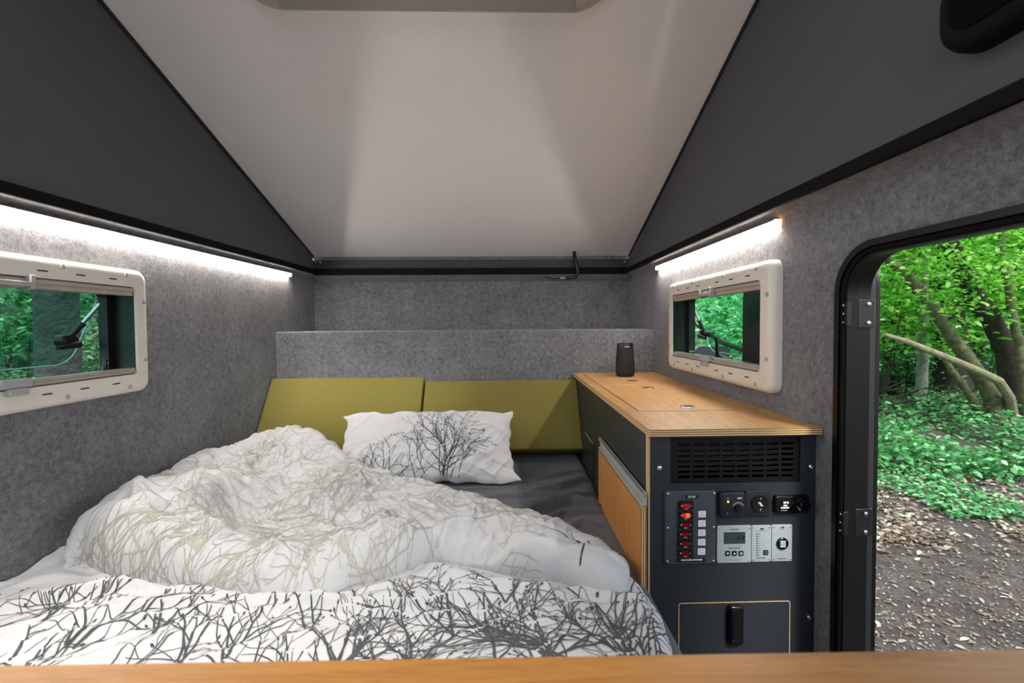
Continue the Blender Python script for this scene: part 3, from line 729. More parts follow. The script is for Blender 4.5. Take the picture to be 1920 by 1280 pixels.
# soften the outline
def chaikin(P, k=2):
    for _ in range(k): P = [q for i in range(len(P)) for q in ((P[i][0]*.75+P[(i+1) % len(P)][0]*.25, P[i][1]*.75+P[(i+1) % len(P)][1]*.25), (P[i][0]*.25+P[(i+1) % len(P)][0]*.75, P[i][1]*.25+P[(i+1) % len(P)][1]*.75))]
    return P
outL = chaikin(outL, 2)
G = Grid(XL+.002, .34, .84, 1.94, .004)
dL, _, _ = segdist(G.X, G.Y, outL, True); inL = inside(G.X, G.Y, outL)
h = np.clip(tps(pts, vals, G.X, G.Y, 3e-4), .055, .19)
for p_, hh, amp, w, wn in (([(610, 868), (560, 885), (520, 915), (480, 950), (455, 985)], .11, -.014, .03, None), ([(600, 872), (700, 930), (800, 955), (900, 985)], .11, .008, .05, .03),
                        ([(250, 925), (262, 945), (300, 960)], .15, .020, .022, None), ([(330, 985), (400, 1000), (470, 1015)], .11, .016, .025, .012), ([(300, 950), (370, 965), (420, 995)], .13, .014, .022, .012),
                        ([(430, 1005), (455, 1030), (500, 1050)], .1, -.009, .022, None), ([(470, 1000), (520, 1030), (560, 1045)], .10, .015, .022, .012),
                        ([(345, 1020), (420, 1050), (520, 1068), (600, 1062), (680, 1040), (760, 1008)], .09, -.012, .012, None), ([(200, 1000), (230, 980), (300, 985), (340, 1010)], .13, .010, .02, .012),
                        ([(800, 1000), (870, 1012), (930, 1020), (1000, 1010), (1040, 992)], .08, -.020, .014, None), ([(800, 1012), (900, 1035), (1010, 1038), (1090, 1052), (1150, 1085)], .07, .018, .028, .02),
                        ([(760, 985), (820, 1015), (880, 1030)], .09, .014, .018, .012), ([(480, 840), (520, 850), (560, 862)], .15, .010, .02, .012), ([(420, 860), (470, 855), (520, 862)], .15, .008, .02, .015),
                        ([(540, 880), (590, 890), (640, 900)], .12, .008, .02, None), ([(700, 1000), (740, 965), (800, 950)], .10, .012, .025, .014), ([(620, 1000), (680, 975), (730, 960)], .10, -.008, .018, None)):
    h = h+fold(G.X, G.Y, p_, hh, amp, w, wn)
wx = fbm(G.X*3, G.Y*3, 2, 61)*1.2
rd = lambda q, w_: np.clip(1-np.abs(q)*w_, 0, 1)**2
h = h+.009*rd(fbm(G.X*5+wx*1.5+G.Y*4, G.Y*9-wx*2-G.X*3, 2, 101), 6)+.007*rd(fbm(G.X*11+wx*2, G.Y*7+G.X*6, 2, 103), 6)-.006*rd(fbm(G.X*8-wx*2, G.Y*12+wx, 2, 105), 5)
h = h+.014*fbm(G.X*6+wx, G.Y*6-wx, 3, 63)+.008*(np.clip(1-np.abs(fbm(G.X*7+wx*2, G.Y*5+wx, 2, 71))*5, 0, 1)**2)+.004*fbm(G.X*22+wx*4, G.Y*22, 2, 81)
rr = .06
base = ZBED+.0
rr = .058; gx_, gy_ = np.gradient(dL, G.st); gl = np.hypot(gx_, gy_)+1e-6; gx_ /= gl; gy_ /= gl
dc = np.clip(dL, 0, rr)/rr; ph = math.radians(-48)+math.radians(138)*dc; ins = rr*(1-np.cos(ph)); hf = (np.sin(ph)+math.sin(math.radians(48)))/(1+math.sin(math.radians(48)))
G.Z = base+.012+(h-.012)*hf; shf = (ins-np.minimum(dL, rr)); G.off[..., 0] = gx_*shf*inL; G.off[..., 1] = gy_*shf*inL
G.off[..., 0] = np.maximum(G.off[..., 0], XL+.003-G.X)
G.mesh(dv, inL)
# -- print
rnd = random.Random(3); dark = []
roots = [(-.98, .80, .17), (-.86, .84, .15), (-.76, .78, .20), (-.65, .80, .19), (-.55, .74, .17), (-.46, .70, .22), (-.37, .82, .15), (-.28, .68, .24), (-.18, .70, .24), (-.10, .80, .20), (-.02, .66, .27), (.06, .72, .24), (.13, .66, .24), (.20, .72, .22), (.24, .62, .2),
         (-.93, .93, .10), (-.83, .92, .09), (-.72, .95, .09), (-.60, .90, .10), (-.45, .88, .10), (-.32, .90, .09), (-.07, .98, .09), (.0, .88, .16), (-1.05, .86, .08), (.17, .92, .12), (.23, .90, .12), (.1, .96, .1), (-.21, .93, .06), (-.52, .92, .08), (-.66, .66, .15), (-.9, .68, .15), (-.15, .62, .2), (-.78, .70, .16), (.06, .60, .2), (-.35, .62, .2)]
for x, y, s in roots:
    for k in range(rnd.choice((2, 2, 3))): grow(x+rnd.uniform(-.012, .012), y, math.pi/2+rnd.uniform(-.5, .5), s*rnd.uniform(.7, 1.1), .0009+.0085*s, dark, rnd, .5, .55, True, 0, .0006, .82)
def okB(P): return (B.look(P, np.where(inB, dB, -.02)) > .004) & (P[:, 0] > XL+.01) & (P[:, 0] < .34) & (G.look(P, np.where(inL, 1., 0.)) < .5)
ribbons(dv, dark, B.surf, okB, 1)
dk2 = []
for x, y, a, s in ((.19, 1.06, 2.2, .10), (.23, 1.01, 2.0, .10), (.26, .97, 1.9, .08), (.17, .99, 1.5, .09)): grow(x, y, a, s, .0022, dk2, rnd, .5, .5)
def okG(P): return (G.look(P, np.where(inL, dL, -.02)) > .004)
ribbons(dv, dk2, G.surf, okG, 1)
pale = []
for k in range(78):
    x = rnd.uniform(-1.06, 0.0); y = rnd.uniform(.93, 1.85)
    if not inside(np.array([x]), np.array([y]), outL)[0]: continue
    a = rnd.choice((.3, 2.7, 1.2, 2.0, -.2, 3.3))+rnd.uniform(-.4, .4)
    for q in range(rnd.choice((1, 2))): grow(x, y, a+rnd.uniform(-.6, .6), rnd.uniform(.14, .27), rnd.uniform(.0011, .0019), pale, rnd, .55, .9, False, 0, .0006, .85)
for k in range(16):   # dense twigs along the fold
    x = -.95+.80*k/15; grow(x, .965+rnd.uniform(-.02, .05), rnd.uniform(.1, .6) if k % 2 else rnd.uniform(2.3, 2.9), rnd.uniform(.12, .2), .0014, pale, rnd, .5, .6, False)
ribbons(dv, pale, G.surf, lambda P: okG(P) & (P[:, 0] < .10-.0*P[:, 1]), 2)
duvet = dv.build('duvet', [WHITE, INK, TAUPE], smooth=0, recalc=False)
tag(duvet, 'crumpled white duvet with branch print, folded back over itself on the bed', 'duvet')

# ------------------------------------------------------------------ pillow
def pillow():
    nu, nv = 150, 90; xc, hw = -.330, .352; hv = .205; m = MB()
    bot = Vector((xc, on(760, 905, 'Z', ZBED+.02).y, ZBED+.012)); top = on(790, 772, 'Y', bot.y+.262); e = Vector((0, top.y-bot.y, top.z-bot.z)); hv = e.length/2; e.normalize(); n = Vector((0, -e.z, e.y)); cen = bot+e*hv; cen.x = xc
    u = np.linspace(-1, 1, nu); v = np.linspace(-1, 1, nv); U, V = np.meshgrid(u, v, indexing='ij')
    px = hw*U*(1-.045*(1-V**2)**1*np.abs(U)**6+.0*V)-.012*V*(U < 0)*np.abs(U)
    px = px+.012*np.abs(U)**10*np.sign(U)*fbm(V*3+9, U*0+2, 2, 5)*2
    py = hv*V*(1-.050*(1-U**2)*np.abs(V)**6)+.016*np.abs(V)**8*fbm(U*4, V*0+1, 2, 6)*2
    py = py-.018*(U > .6)*(U-.6)*V-.03*np.clip(U-.86, 0, 1)*0
    px = px+.020*np.exp(-((U-1)/.08)**2-((V+1)/.14)**2)-.012*np.exp(-((U-1)/.12)**2-((V-1)/.2)**2)-.035*np.exp(-((U+1)/.3)**2-((V+1)/.5)**2)
    T = .062*((1-np.abs(U)**2.6)**.62)*((1-np.abs(V)**2.4)**.60)
    wr = .006*fbm(U*3+V*2, V*3, 3, 91)+.012*(np.clip(1-np.abs(fbm(U*5+V*6+3, V*1.5, 2, 92))*4, 0, 1)**2)*np.clip(U-.1, 0, 1)+.006*(np.clip(1-np.abs(fbm(U*6-V*2, V*2-U, 2, 93))*4, 0, 1)**2)
    edge = np.clip((1-np.maximum(np.abs(U), np.abs(V)))*9, 0, 1)
    Zf = T+wr*edge; Zb = -T*.75
    def W3(x, y, z): return np.stack([cen.x+x, cen.y+e.y*y+n.y*z, cen.z+e.z*y+n.z*z], -1)
    Fp = W3(px, py, Zf); Bp = W3(px, py, Zb); Bp[..., 2] = np.maximum(Bp[..., 2], ZBED+.004); Fp[..., 2] = np.maximum(Fp[..., 2], ZBED+.006)
    m.v = [tuple(p) for p in Fp.reshape(-1, 3)]+[tuple(p) for p in Bp.reshape(-1, 3)]; idx = np.arange(nu*nv).reshape(nu, nv); K = nu*nv
    q = np.stack([idx[:-1, :-1], idx[1:, :-1], idx[1:, 1:], idx[:-1, 1:]], -1).reshape(-1, 4)
    m.f = [tuple(int(i) for i in f) for f in q]+[tuple(int(i)+K for i in f[::-1]) for f in q]; m.m = [0]*len(m.f)
    # print on the front face, in (x, y) over the face
    rnd = random.Random(12); ln = []
    for x, y, a, s, w, sp in ((.085, -hv*.93, 1.66, .29, .0030, .36), (.095, -hv*.93, 1.35, .22, .0024, .45), (.075, -hv*.9, 1.9, .20, .0020, .45), (.075, -hv*.85, 1.15, .20, .0018, .5), (.08, -hv*.9, 1.5, .24, .002, .4), (.02, -hv*.9, 2.2, .18, .0016, .4), (-.02, -hv*.92, 2.0, .15, .0015, .45), (.11, -hv*.95, 1.2, .14, .0015, .5), (.14, -hv*.95, 1.5, .10, .0013, .5),
                          (-.215, -hv*.86, 1.7, .10, .0018, .4), (-.20, -hv*.9, 1.4, .09, .0018, .4), (-.15, -hv*.93, 1.5, .14, .002, .4), (-.13, -hv*.92, 1.3, .12, .0018, .4), (-.17, -hv*.9, 1.8, .09, .0015, .4), (-.06, -hv*.96, 2.1, .07, .0013, .5), (-.09, -hv*.95, 1.0, .08, .0014, .5), (.0, -hv*.95, .9, .09, .0013, .5)):
        grow(x, y, a, s, w, ln, rnd, sp, .4)
    FU = lambda P: (np.interp(P[:, 0]/hw, u, np.arange(nu)), np.interp(P[:, 1]/hv, v, np.arange(nv)))
    du = np.gradient(Fp, axis=0); dvv = np.gradient(Fp, axis=1); nn = np.cross(du, dvv); nn /= np.linalg.norm(nn, axis=-1)[..., None]+1e-12
    def surf(P):
        a, b = FU(P); i = np.clip(a.astype(int), 0, nu-2); j = np.clip(b.astype(int), 0, nv-2); a = (a-i)[:, None]; b = (b-j)[:, None]
        L = Fp+nn*.0008
        return L[i, j]*(1-a)*(1-b)+L[i+1, j]*a*(1-b)+L[i, j+1]*(1-a)*b+L[i+1, j+1]*a*b
    ribbons(m, ln, surf, lambda P: (np.abs(P[:, 0]) < hw*.97) & (np.abs(P[:, 1]) < hv*.97), 1)
    return m.build('pillow', [WHITE, INK], smooth=0, recalc=False)
tag(pillow(), 'white pillow with dark branch print leaning on the olive cushions', 'pillow')

# ------------------------------------------------------------------ cabinet with worktop
cab = thing('cabinet', 'anthracite cabinet with electrical front panel under the oak worktop', 'cabinet', ((XW+XR)/2, 1.6, ZF))
px = lambda a, b: on(a, b, 'Y', YK)
XPL, XPR = XW+.010, px(1535, 900).x
def R(x0p, y0p, x1p, y1p):
    a = px(x0p, y0p); b = px(x1p, y1p); return a.x, b.x, b.z, a.z
zu = ZW-.017
dx0, dx1, dz0, dz1 = R(1272, 1130, 1480, 1292)
vx0, vx1, vz0_, vz1_ = R(1258, 821, 1500, 902)
fp = MB().plate([(XPL, ZF+.02), (XPR, ZF+.02), (XPR, zu), (XPL, zu)], [rrect(dx0, dx1, dz0, dz1, .006), [(vx0, vz0_), (vx1, vz0_), (vx1, vz1_), (vx0, vz1_)]], 'Y', YK, YK+.016)
fpo = fp.build('front_panel', ANTH, cab)
MB().box(XPL-.0045, XPL, YK-.0005, YK+.016, ZF+.02, zu).build('panel_edge', PLYL, cab)
# side panels and rear
MB().box(XPL-.0045, XPL+.011, YK+.016, YP-.002, ZF+.02, zu).build('side_panel', ANTHS, cab)
MB().box(XPR-.012, XPR, YK+.016, YP-.002, ZF+.02, zu).box(XPL+.011, XPR-.012, YP-.014, YP-.002, ZF+.02, zu).box(XPL, XPR, YK+.02, YP-.002, ZF, ZF+.02).build('carcass', ANTHS, cab)
# lower door with routed plywood edge and black latch
dd = MB().plate(rrect(dx0+.0022, dx1-.0022, dz0+.0022, dz1-.0022, .005), [], 'Y', YK, YK+.015).build('door', ANTH, cab)
MB().plate(rrect(dx0, dx1, dz0, dz1, .006), [rrect(dx0+.0022, dx1-.0022, dz0+.0022, dz1-.0022, .005)], 'Y', YK-.0006, YK+.012).build('door_edge', PLYL, cab)
a = px(1363, 1132); b = px(1390, 1205)
lt = MB().dome([(p[0], p[1]) for p in rrect(a.x, b.x, b.z, a.z, .008, 6)], 'Y', YK, YK-.012, .004)
lt.box(a.x+.006, b.x-.006, YK-.0135, YK-.010, a.z-.010, a.z-.007).box(a.x+.007, b.x-.007, YK-.0132, YK-.010, b.z+.012, b.z+.014)
lt.build('latch', GLOSSBLK, dd)
# vent grille: black plate with rows of slots
nc, nr_ = 8, 7; holes = []
gx0, gx1 = vx0+.014, vx1-.013; gz0, gz1 = vz0_+.008, vz1_-.010; cw = (gx1-gx0)/nc; ch = (gz1-gz0)/nr_
for i in range(nc):
    for j in range(nr_): holes.append(rrect(gx0+i*cw+.003, gx0+(i+1)*cw-.003, gz0+j*ch+.0030, gz0+(j+1)*ch-.0030, .0022, 3))
g = MB().plate([(vx0, vz0_), (vx1, vz0_), (vx1, vz1_), (vx0, vz1_)], holes, 'Y', YK+.001, YK+.004)
g.box(vx0, vx1, YK-.001, YK+.003, vz1_-.002, vz1_).box(vx0, vx1, YK-.001, YK+.003, vz0_, vz0_+.002).box(vx0, vx0+.002, YK-.001, YK+.003, vz0_, vz1_).box(vx1-.002, vx1, YK-.001, YK+.003, vz0_, vz1_)
go = g.build('vent_grille', plain('matt_black_grille', '#050506', rough=.6, spec=.3), cab)
gm = MB()
for j in range(7): gm.tube([(gx0+.0, YK+.05, gz0+ch*(j+.5)), (gx1, YK+.05, gz0+ch*(j+.5))], .0030, 8)
gm.box(vx0-.004, vx1+.004, YK+.10, YK+.104, vz0_-.004, vz1_+.004, 1)
gm.build('coil', [plain('coil_metal', '#50504c', rough=.4, metal=.8), BLK], cab)
def screw(parent, x, y, z, r=.004, mat=STEEL, name='screw'):
    return MB().lathe([(r*1.15, 0), (r*1.1, -r*.35), (r*.75, -r*.6), (r*.35, -r*.65), (r*.35, -r*.2)], (x, y, z), 'Y', 14).build(name, mat, parent)
for a_, b_ in ((1236, 877), (1520, 875), (1516, 1157)):
    p = px(a_, b_); MB().lathe([(.0062, 0), (.0062, -.0025), (.0045, -.004), (.0022, -.0045), (.002, -.001)], (p.x, YK, p.z), 'Y', 18).build('cap_screw', STEEL, cab)
# wooden flap on the bed side with aluminium grip profile
fx = XPL-.0045; yn, yf = on(1206, 940, 'X', fx-.012).y, on(1125, 850, 'X', fx-.012).y; ztp = -.425
fl = MB().box(fx-.018, fx-.004, yn, yf, ZBED-.12, ztp)
flo = fl.build('flap_door', OAK_FRONT, cab, bevel=.0015)
MB().box(fx-.0175, fx-.0045, yn-.0006, yn+.0002, ZBED-.12, ztp-.001).build('flap_edge', PLYX, flo)
al = MB().box(fx-.017, fx-.004, yn-.004, yf+.0, ztp+.001, ztp+.004).box(fx-.018, fx-.0165, yn-.004, yf, ztp-.004, ztp+.004)
al.box(fx-.0065, fx-.004, yn-.004, yf+.03, ztp, ztp+.030).box(fx-.012, fx-.004, yn-.004, yf+.03, ztp+.028, ztp+.031).box(fx-.012, fx-.010, yn-.004, yf+.03, ztp+.022, ztp+.031)
al.build('grip_profile', ALU, flo, bevel=.0006)
MB().box(fx-.004, fx, yn+.002, yf-.01, ZBED-.12, ztp+.02).build('flap_spacer', BLK, cab)
# second flush door at the far end: fine plywood line
q0 = on(1097, 806, 'X', fx-.001); q1 = on(1112, 832, 'X', fx-.001)
MB().box(fx-.0012, fx, q1.y, q0.y, q1.z-.001, q1.z+.0015).box(fx-.0012, fx, q1.y-.0012, q1.y+.0006, ZBED, q1.z+.0015, 1).build('rear_door_edge', [PLYL, RUB], cab)

# worktop: its own thing, with two lids let in flush
wt = thing('worktop', 'oak veneered plywood worktop with two flush lids on top of the anthracite cabinet', 'worktop', ((XW+XR)/2, 1.6, zu))
wz = lambda a, b: on(a, b, 'Z', ZW)
l1y0 = wz(1300, 770).y; l1x0 = wz(1195, 770).x; l1x1 = wz(1424, 768).x; l1y1 = wz(1118, 722).y
l2y0 = l1y1+.012; l2y1 = wz(1092, 702).y; l2x1 = l1x1
gp = .0055
lid1 = (l1x0, l1x1, l1y0, l1y1); lid2 = (l1x0, l2x1, l2y0, l2y1)
top = MB().plate([(XW+.004, YC), (XR-.002, YC), (XR-.002, YP-.001), (XW, YP-.001), (XW, YC+.006)], [rrect(*lid1, .012), rrect(*lid2, .012)], 'Z', zu, ZW, 0, 1)
top.build('board', [OAK_TOP, PLY], wt, bevel=.001)
MB().box(l1x0-.02, l1x1+.02, l1y0-.02, l2y1+.01, zu-.006, zu).build('lid_support', ANTHS, wt)
for (lx0, lx1, ly0, ly1), rings in ((lid1, ((1215, 727), (1290, 762))), (lid2, ((1186, 714),))):
    lid = MB().plate(rrect(lx0+gp, lx1-gp, ly0+gp, ly1-gp, .011), [], 'Z', zu+.001, ZW).build('lid', OAK_TOP, wt, bevel=.0008)
    for a_, b_ in rings:
        c_ = wz(a_, b_); r_ = .0215
        k = MB().lathe([(r_, -.002), (r_, .0012), (r_*.93, .0018), (r_*.80, .0014), (r_*.78, .0003)], (c_.x, c_.y, ZW), 'Z', 28)
        ko = k.build('ring_pull', STEEL, lid)
        MB().plate(circ(c_.x, c_.y, r_*.77, 24), [], 'Z', ZW+.0003, ZW+.0007).build('recess', GREYPL, ko)
        MB().plate(rrect(c_.x-r_*.55, c_.x+r_*.6, c_.y-r_*.28, c_.y+r_*.28, .002), [], 'Z', ZW+.0008, ZW+.0022).build('ring_tab', DARKFR, ko)

# ------------------------------------------------------------------ speaker
sb = wz(1172, 705); H = .098; w_ = 17.6*sb.y/F
sp = thing('speaker', 'small dark cylindrical speaker standing at the far end of the oak worktop', 'speaker', (sb.x, sb.y, ZW))
MB().lathe([(w_*.88, 0), (w_*.93, .004), (w_*.95, .010)], (sb.x, sb.y, ZW), 'Z', 40).build('foot', BLK, sp)
Hs = on(1172, 643, 'Y', sb.y).z-ZW
MB().lathe([(w_*.97, .010), (w_*1.01, .020), (w_*.99, Hs*.35), (w_*.94, Hs*.6), (w_*.88, Hs*.84)], (sb.x, sb.y, ZW), 'Z', 48).build('grille', FABSPK, sp)
MB().lathe([(w_*.88, Hs*.84), (w_*.865, Hs*.97), (w_*.83, Hs), (w_*.70, Hs), (w_*.68, Hs-.003)], (sb.x, sb.y, ZW), 'Z', 48).build('top_collar', BLK, sp)
MB().box(sb.x-.012, sb.x+.012, sb.y-w_*.90-.0006, sb.y-w_*.88, ZW+Hs*.885, ZW+Hs*.915).build('button_row', GREYPL, sp)

# ------------------------------------------------------------------ instruments on the front panel
def face(name, label, cat, r, depth, mat, rad=.003, inset=.002):
    x0, x1, z0, z1 = r; t = thing(name, label, cat, ((x0+x1)/2, YK, z0))
    MB().dome(rrect(x0, x1, z0, z1, rad, 4), 'Y', YK, YK-depth, inset).build('face_plate', mat, t); return t
# rocker switch panel
r = R(1245.5, 919, 1340, 1054.5); dp = .006; yf_ = YK-dp
t = face('switch_panel', 'slate rocker switch panel with six red rockers and white labels', 'switch panel', r, dp, PANEL_BL, .005, .003)
MB().plate(rrect(*R(1268, 935, 1297.5, 1041), .002), [], 'Y', yf_, yf_-.0015).build('switch_bay', plain('dark_bay', '#25282d', rough=.5), t, bevel=.0006)
for i in range(6):
    yy = 944.8+i*17.6; xx = 1283.2-i*.35
    sw = MB().plate(rrect(*R(xx-13, yy-6.4, xx+13, yy+6.4), .001), [], 'Y', yf_-.0015, yf_-.0045)
    c_ = px(xx-8.2, yy); d_ = px(xx+9.3, yy)
    sw.plate(circ(c_.x, c_.z, .0014, 12), [], 'Y', yf_-.0044, yf_-.0048, 1).box(d_.x-.0005, d_.x+.0005, yf_-.0048, yf_-.0044, d_.z-.0014, d_.z+.0014, 1)
    so = sw.build('rocker_switch', [BLK, WHT], t)
    x0, x1, z0, z1 = R(xx-6.8, yy-4.0, xx+6.4, yy+3.4)
    k = MB(); yb_, ym_, yt_ = yf_-.0045, yf_-.0075, yf_-.0060
    xm = (x0+x1)/2
    k.add([(x0, yb_, z0), (xm, yb_, z0), (x1, yb_, z0), (x0, yb_, z1), (xm, yb_, z1), (x1, yb_, z1), (x0, yt_+.001, z0), (xm, yt_, z0), (x1, ym_, z0), (x0, yt_+.001, z1), (xm, yt_, z1), (x1, ym_, z1)],
          [(6, 7, 10, 9), (7, 8, 11, 10), (0, 6, 9, 3), (2, 5, 11, 8), (0, 1, 7, 6), (1, 2, 8, 7), (3, 9, 10, 4), (4, 10, 11, 5)])
    k.m[1] = 1 if i == 1 else 0
    ro = k.build('rocker', [REDB if i == 0 else (REDG if i == 1 else RED), ORNG], so, smooth=20)
    if i == 0: ro['label'] = 'brighter red rocker'
    if i == 1: ro['label'] = 'lit orange rocker'
    e0 = px(xx-3, yy+5.0); e1 = px(xx+3, yy+6.2); MB().box(e0.x, e1.x, yf_-.0058, yf_-.0045, e1.z, e0.z).build('rocker_lip', GREYPL, so)
labels = (('Main', 'Breaker'), ('Control', 'Lamp'), ('Exterior', 'Lights'), ('Private', 'System'), ('Stereo', 'System'))
for i, (l1, l2) in enumerate(labels):
    yy = 961.6+i*17.4; xx = 1314.6-i*.3; q = R(xx-7, yy-6, xx+6.6, yy+5.6)
    k = MB().plate(rrect(*q, .001), [], 'Y', yf_, yf_-.0006); cx_, cz_ = (q[0]+q[1])/2, (q[2]+q[3])/2
    k.text(l1, cx_, cz_+.0026, .0042, yf_-.0008, 1).text(l2, cx_, cz_-.0026, .0042, yf_-.0008, 1); k.build('label', [WHT, DGR], t)
q = R(1283.5, 926.5, 1306, 931.8); MB().box(q[0], q[1], yf_-.0006, yf_, q[2], q[3]).text('12V DC', (q[0]+q[1])/2, (q[2]+q[3])/2, .0058, yf_-.0008, 1, bold=.0002).build('header_label', [BLK, WHT], t)
q = R(1267, 1043.5, 1319.5, 1049.8); MB().box(q[0], q[1], yf_-.0006, yf_, q[2], q[3]).text('• BLUE SEA SYSTEMS', (q[0]+q[1])/2+.001, (q[2]+q[3])/2, .0056, yf_-.0008, 1, bold=.0002, sx=1.05).build('maker_label', [BLK, WHT], t)
for a_, b_ in ((1251, 924), (1337, 923), (1250.5, 987.5), (1336, 986), (1249.5, 1050), (1335, 1049)):
    p = px(a_, b_); screw(t, p.x, yf_, p.z, .0026)
# heater dial
r = R(1346, 920, 1393, 965.5); dp = .012; yy_ = YK-dp
t = face('heater_control', 'square black control with a round dial and glowing green light', 'control panel', r, dp, SLATEB, .006, .003)
c_ = px(1379, 948.5)
MB().lathe([(.0085, 0), (.0080, -.006), (.0072, -.008)], (c_.x, yy_, c_.z), 'Y', 28).box(c_.x-.0006, c_.x+.0006, yy_-.0086, yy_-.006, c_.z, c_.z+.007).build('dial', BLK, t)
mk = MB()
for rad, w_a, a0, a1 in ((.0135, .0006, 25, 160), (.0112, .00035, 35, 150)):
    P_ = [(rad*math.cos(math.radians(a0+(a1-a0)*k/16)), rad*math.sin(math.radians(a0+(a1-a0)*k/16))) for k in range(17)]
    for k in range(16):
        (x1_, z1_), (x2_, z2_) = P_[k], P_[k+1]; s1 = 1+w_a/rad
        mk.add([(c_.x+x1_, yy_-.0004, c_.z+z1_), (c_.x+x2_, yy_-.0004, c_.z+z2_), (c_.x+x2_*s1, yy_-.0004, c_.z+z2_*s1), (c_.x+x1_*s1, yy_-.0004, c_.z+z1_*s1)], [(0, 1, 2, 3)])
p = px(1382, 930); mk.text('HEAT', p.x, p.z, .0046, yy_-.0004, 0, bold=.0002)
p = px(1360, 930.5); mk.text('POWER', p.x, p.z, .0022, yy_-.0004)
p = px(1359.5, 958); mk.text('(\u00b7)', p.x, p.z, .0038, yy_-.0004)
mk.build('dial_markings', WHT, t)
p = px(1360.5, 936.5); MB().lathe([(.0022, 0), (.0021, -.001), (.0012, -.0018)], (p.x, yy_, p.z), 'Y', 16).build('indicator_light', GREENL, t)
# fan switch, square plate with round rocker
r = R(1395, 919, 1441, 965); t = face('vent_switch', 'matt black square switch plate with a round rocker and fan symbol', 'switch', r, .006, SLATEB, .002, .001)
c_ = px(1421.5, 941.5); yy_ = YK-.006
MB().lathe([(.0198, 0), (.0196, -.003), (.0185, -.0045), (.0165, -.0042)], (c_.x, yy_, c_.z), 'Y', 40).build('round_rocker', plain('satin_black', '#101113', rough=.3), t)
k = MB()
for s_ in (-1, 1):
    P0 = Vector((c_.x, yy_-.0048, c_.z))
    k.add([P0+Vector(v_) for v_ in ((-s_*.007, 0, s_*.004), (-s_*.001, 0, s_*.0050), (s_*.0035, 0, -s_*.001), (s_*.002, 0, -s_*.003), (-s_*.002, 0, s_*.001))], [(0, 1, 2, 3, 4)])
    k.add([P0+Vector(v_) for v_ in ((0, 0, s_*.0155), (-.0014, 0, s_*.013), (.0014, 0, s_*.013))], [(0, 1, 2)]); k.box(c_.x-.0003, c_.x+.0003, yy_-.0049, yy_-.0047, c_.z+min(s_*.010, s_*.013), c_.z+max(s_*.010, s_*.013))
k.build('symbol', WHT, t)
# heater display
r = R(1449.5, 927, 1513, 959); dp = .010; yy_ = YK-dp
t = face('display_control', 'gloss black rounded display with lit text and a turn knob', 'control panel', r, dp, GLOSSBLK, .006, .003)
k = MB(); p = px(1468.5, 939); k.text('10°C', p.x, p.z, .0062, yy_-.0006, bold=.00025)
p = px(1467.5, 944.2); k.text('17:01', p.x, p.z, .0042, yy_-.0006, bold=.0002); p = px(1467, 948.3); k.text('01.08.2019', p.x, p.z, .0044, yy_-.0006, bold=.0002); k.build('screen_text', OLED, t)
p = px(1465, 953); MB().text('Autoterm', p.x, p.z, .0036, yy_-.0006).build('maker_mark', WHT, t)
c_ = px(1501, 942); MB().lathe([(.0125, 0), (.0122, -.008), (.0108, -.010), (.003, -.0098)], (c_.x, yy_, c_.z), 'Y', 36).build('knob', GLOSSBLK, t)
k = MB()
for a0, a1, rad in ((195, 245, .0145), (310, 330, .0148)):
    for q_ in range(6):
        b0 = math.radians(a0+(a1-a0)*q_/6); b1 = math.radians(a0+(a1-a0)*(q_+1)/6)
        k.add([(c_.x+rr_*math.cos(b_), yy_-.0005, c_.z+rr_*math.sin(b_)) for rr_, b_ in ((rad, b0), (rad, b1), (rad+.0014*(q_+1)/6+.0003, b1), (rad+.0014*q_/6+.0003, b0))], [(0, 1, 2, 3)])
k.build('knob_markings', WHT, t)
# battery monitor
r = R(1343.5, 984.8, 1407, 1053); dp = .003; yy_ = YK-dp
t = face('battery_monitor', 'silver grey battery monitor with a dark green display and three buttons', 'monitor', r, dp, PANEL_GR, .003, .001)
q = R(1356, 996.5, 1396, 1017.5); MB().plate(rrect(*q, .001), [], 'Y', yy_, yy_-.0004).text('-0.8', q[1]-.013, (q[2]+q[3])/2, .015, yy_-.0006, 1, bold=.0002).build('display', [LCD, BLK], t)
k = MB(); p = px(1376, 991.2); k.text('VOTRONIC', p.x, p.z, .0042, yy_-.0003, bold=.0001); p = px(1376, 1025.8); k.text('Battery Computer', p.x, p.z, .0038, yy_-.0003, bold=.00015)
p = px(1366, 1021); k.text('A', p.x, p.z, .003, yy_-.0003); p = px(1385, 1021); k.text('Ah %', p.x, p.z, .003, yy_-.0003); p = px(1376, 1048); k.text('12V LCD-Computer S', p.x, p.z, .003, yy_-.0003)
for xx, tt in ((1362.5, 'down'), (1375.5, 'up'), (1388, 'set')): p = px(xx, 1042); k.text(tt, p.x, p.z, .0022, yy_-.0003)
k.build('lettering', DGR, t)
for i, xx in enumerate((1362.8, 1375.3, 1388)):
    p = px(xx, 1035.5); s_ = .0055
    b_ = MB().plate(rrect(p.x-s_, p.x+s_, p.z-s_, p.z+s_, .001), [], 'Y', yy_, yy_-.0015)
    if i < 2:
        u_ = -1 if i == 0 else 1; b_.add([(p.x-.0028, yy_-.0017, p.z-u_*.002), (p.x+.0028, yy_-.0017, p.z-u_*.002), (p.x, yy_-.0017, p.z+u_*.0026)], [(0, 1, 2)], 1)
    else: b_.plate(circ(p.x, p.z, .0030, 16), [circ(p.x, p.z, .0019, 16)], 'Y', yy_-.0015, yy_-.0018, 1)
    b_.build('button', [BLK, WHT], t)
for a_, b_ in ((1347, 988.5), (1404, 988), (1346, 1049.5), (1403, 1049)): p = px(a_, b_); screw(t, p.x, yy_, p.z, .0016)
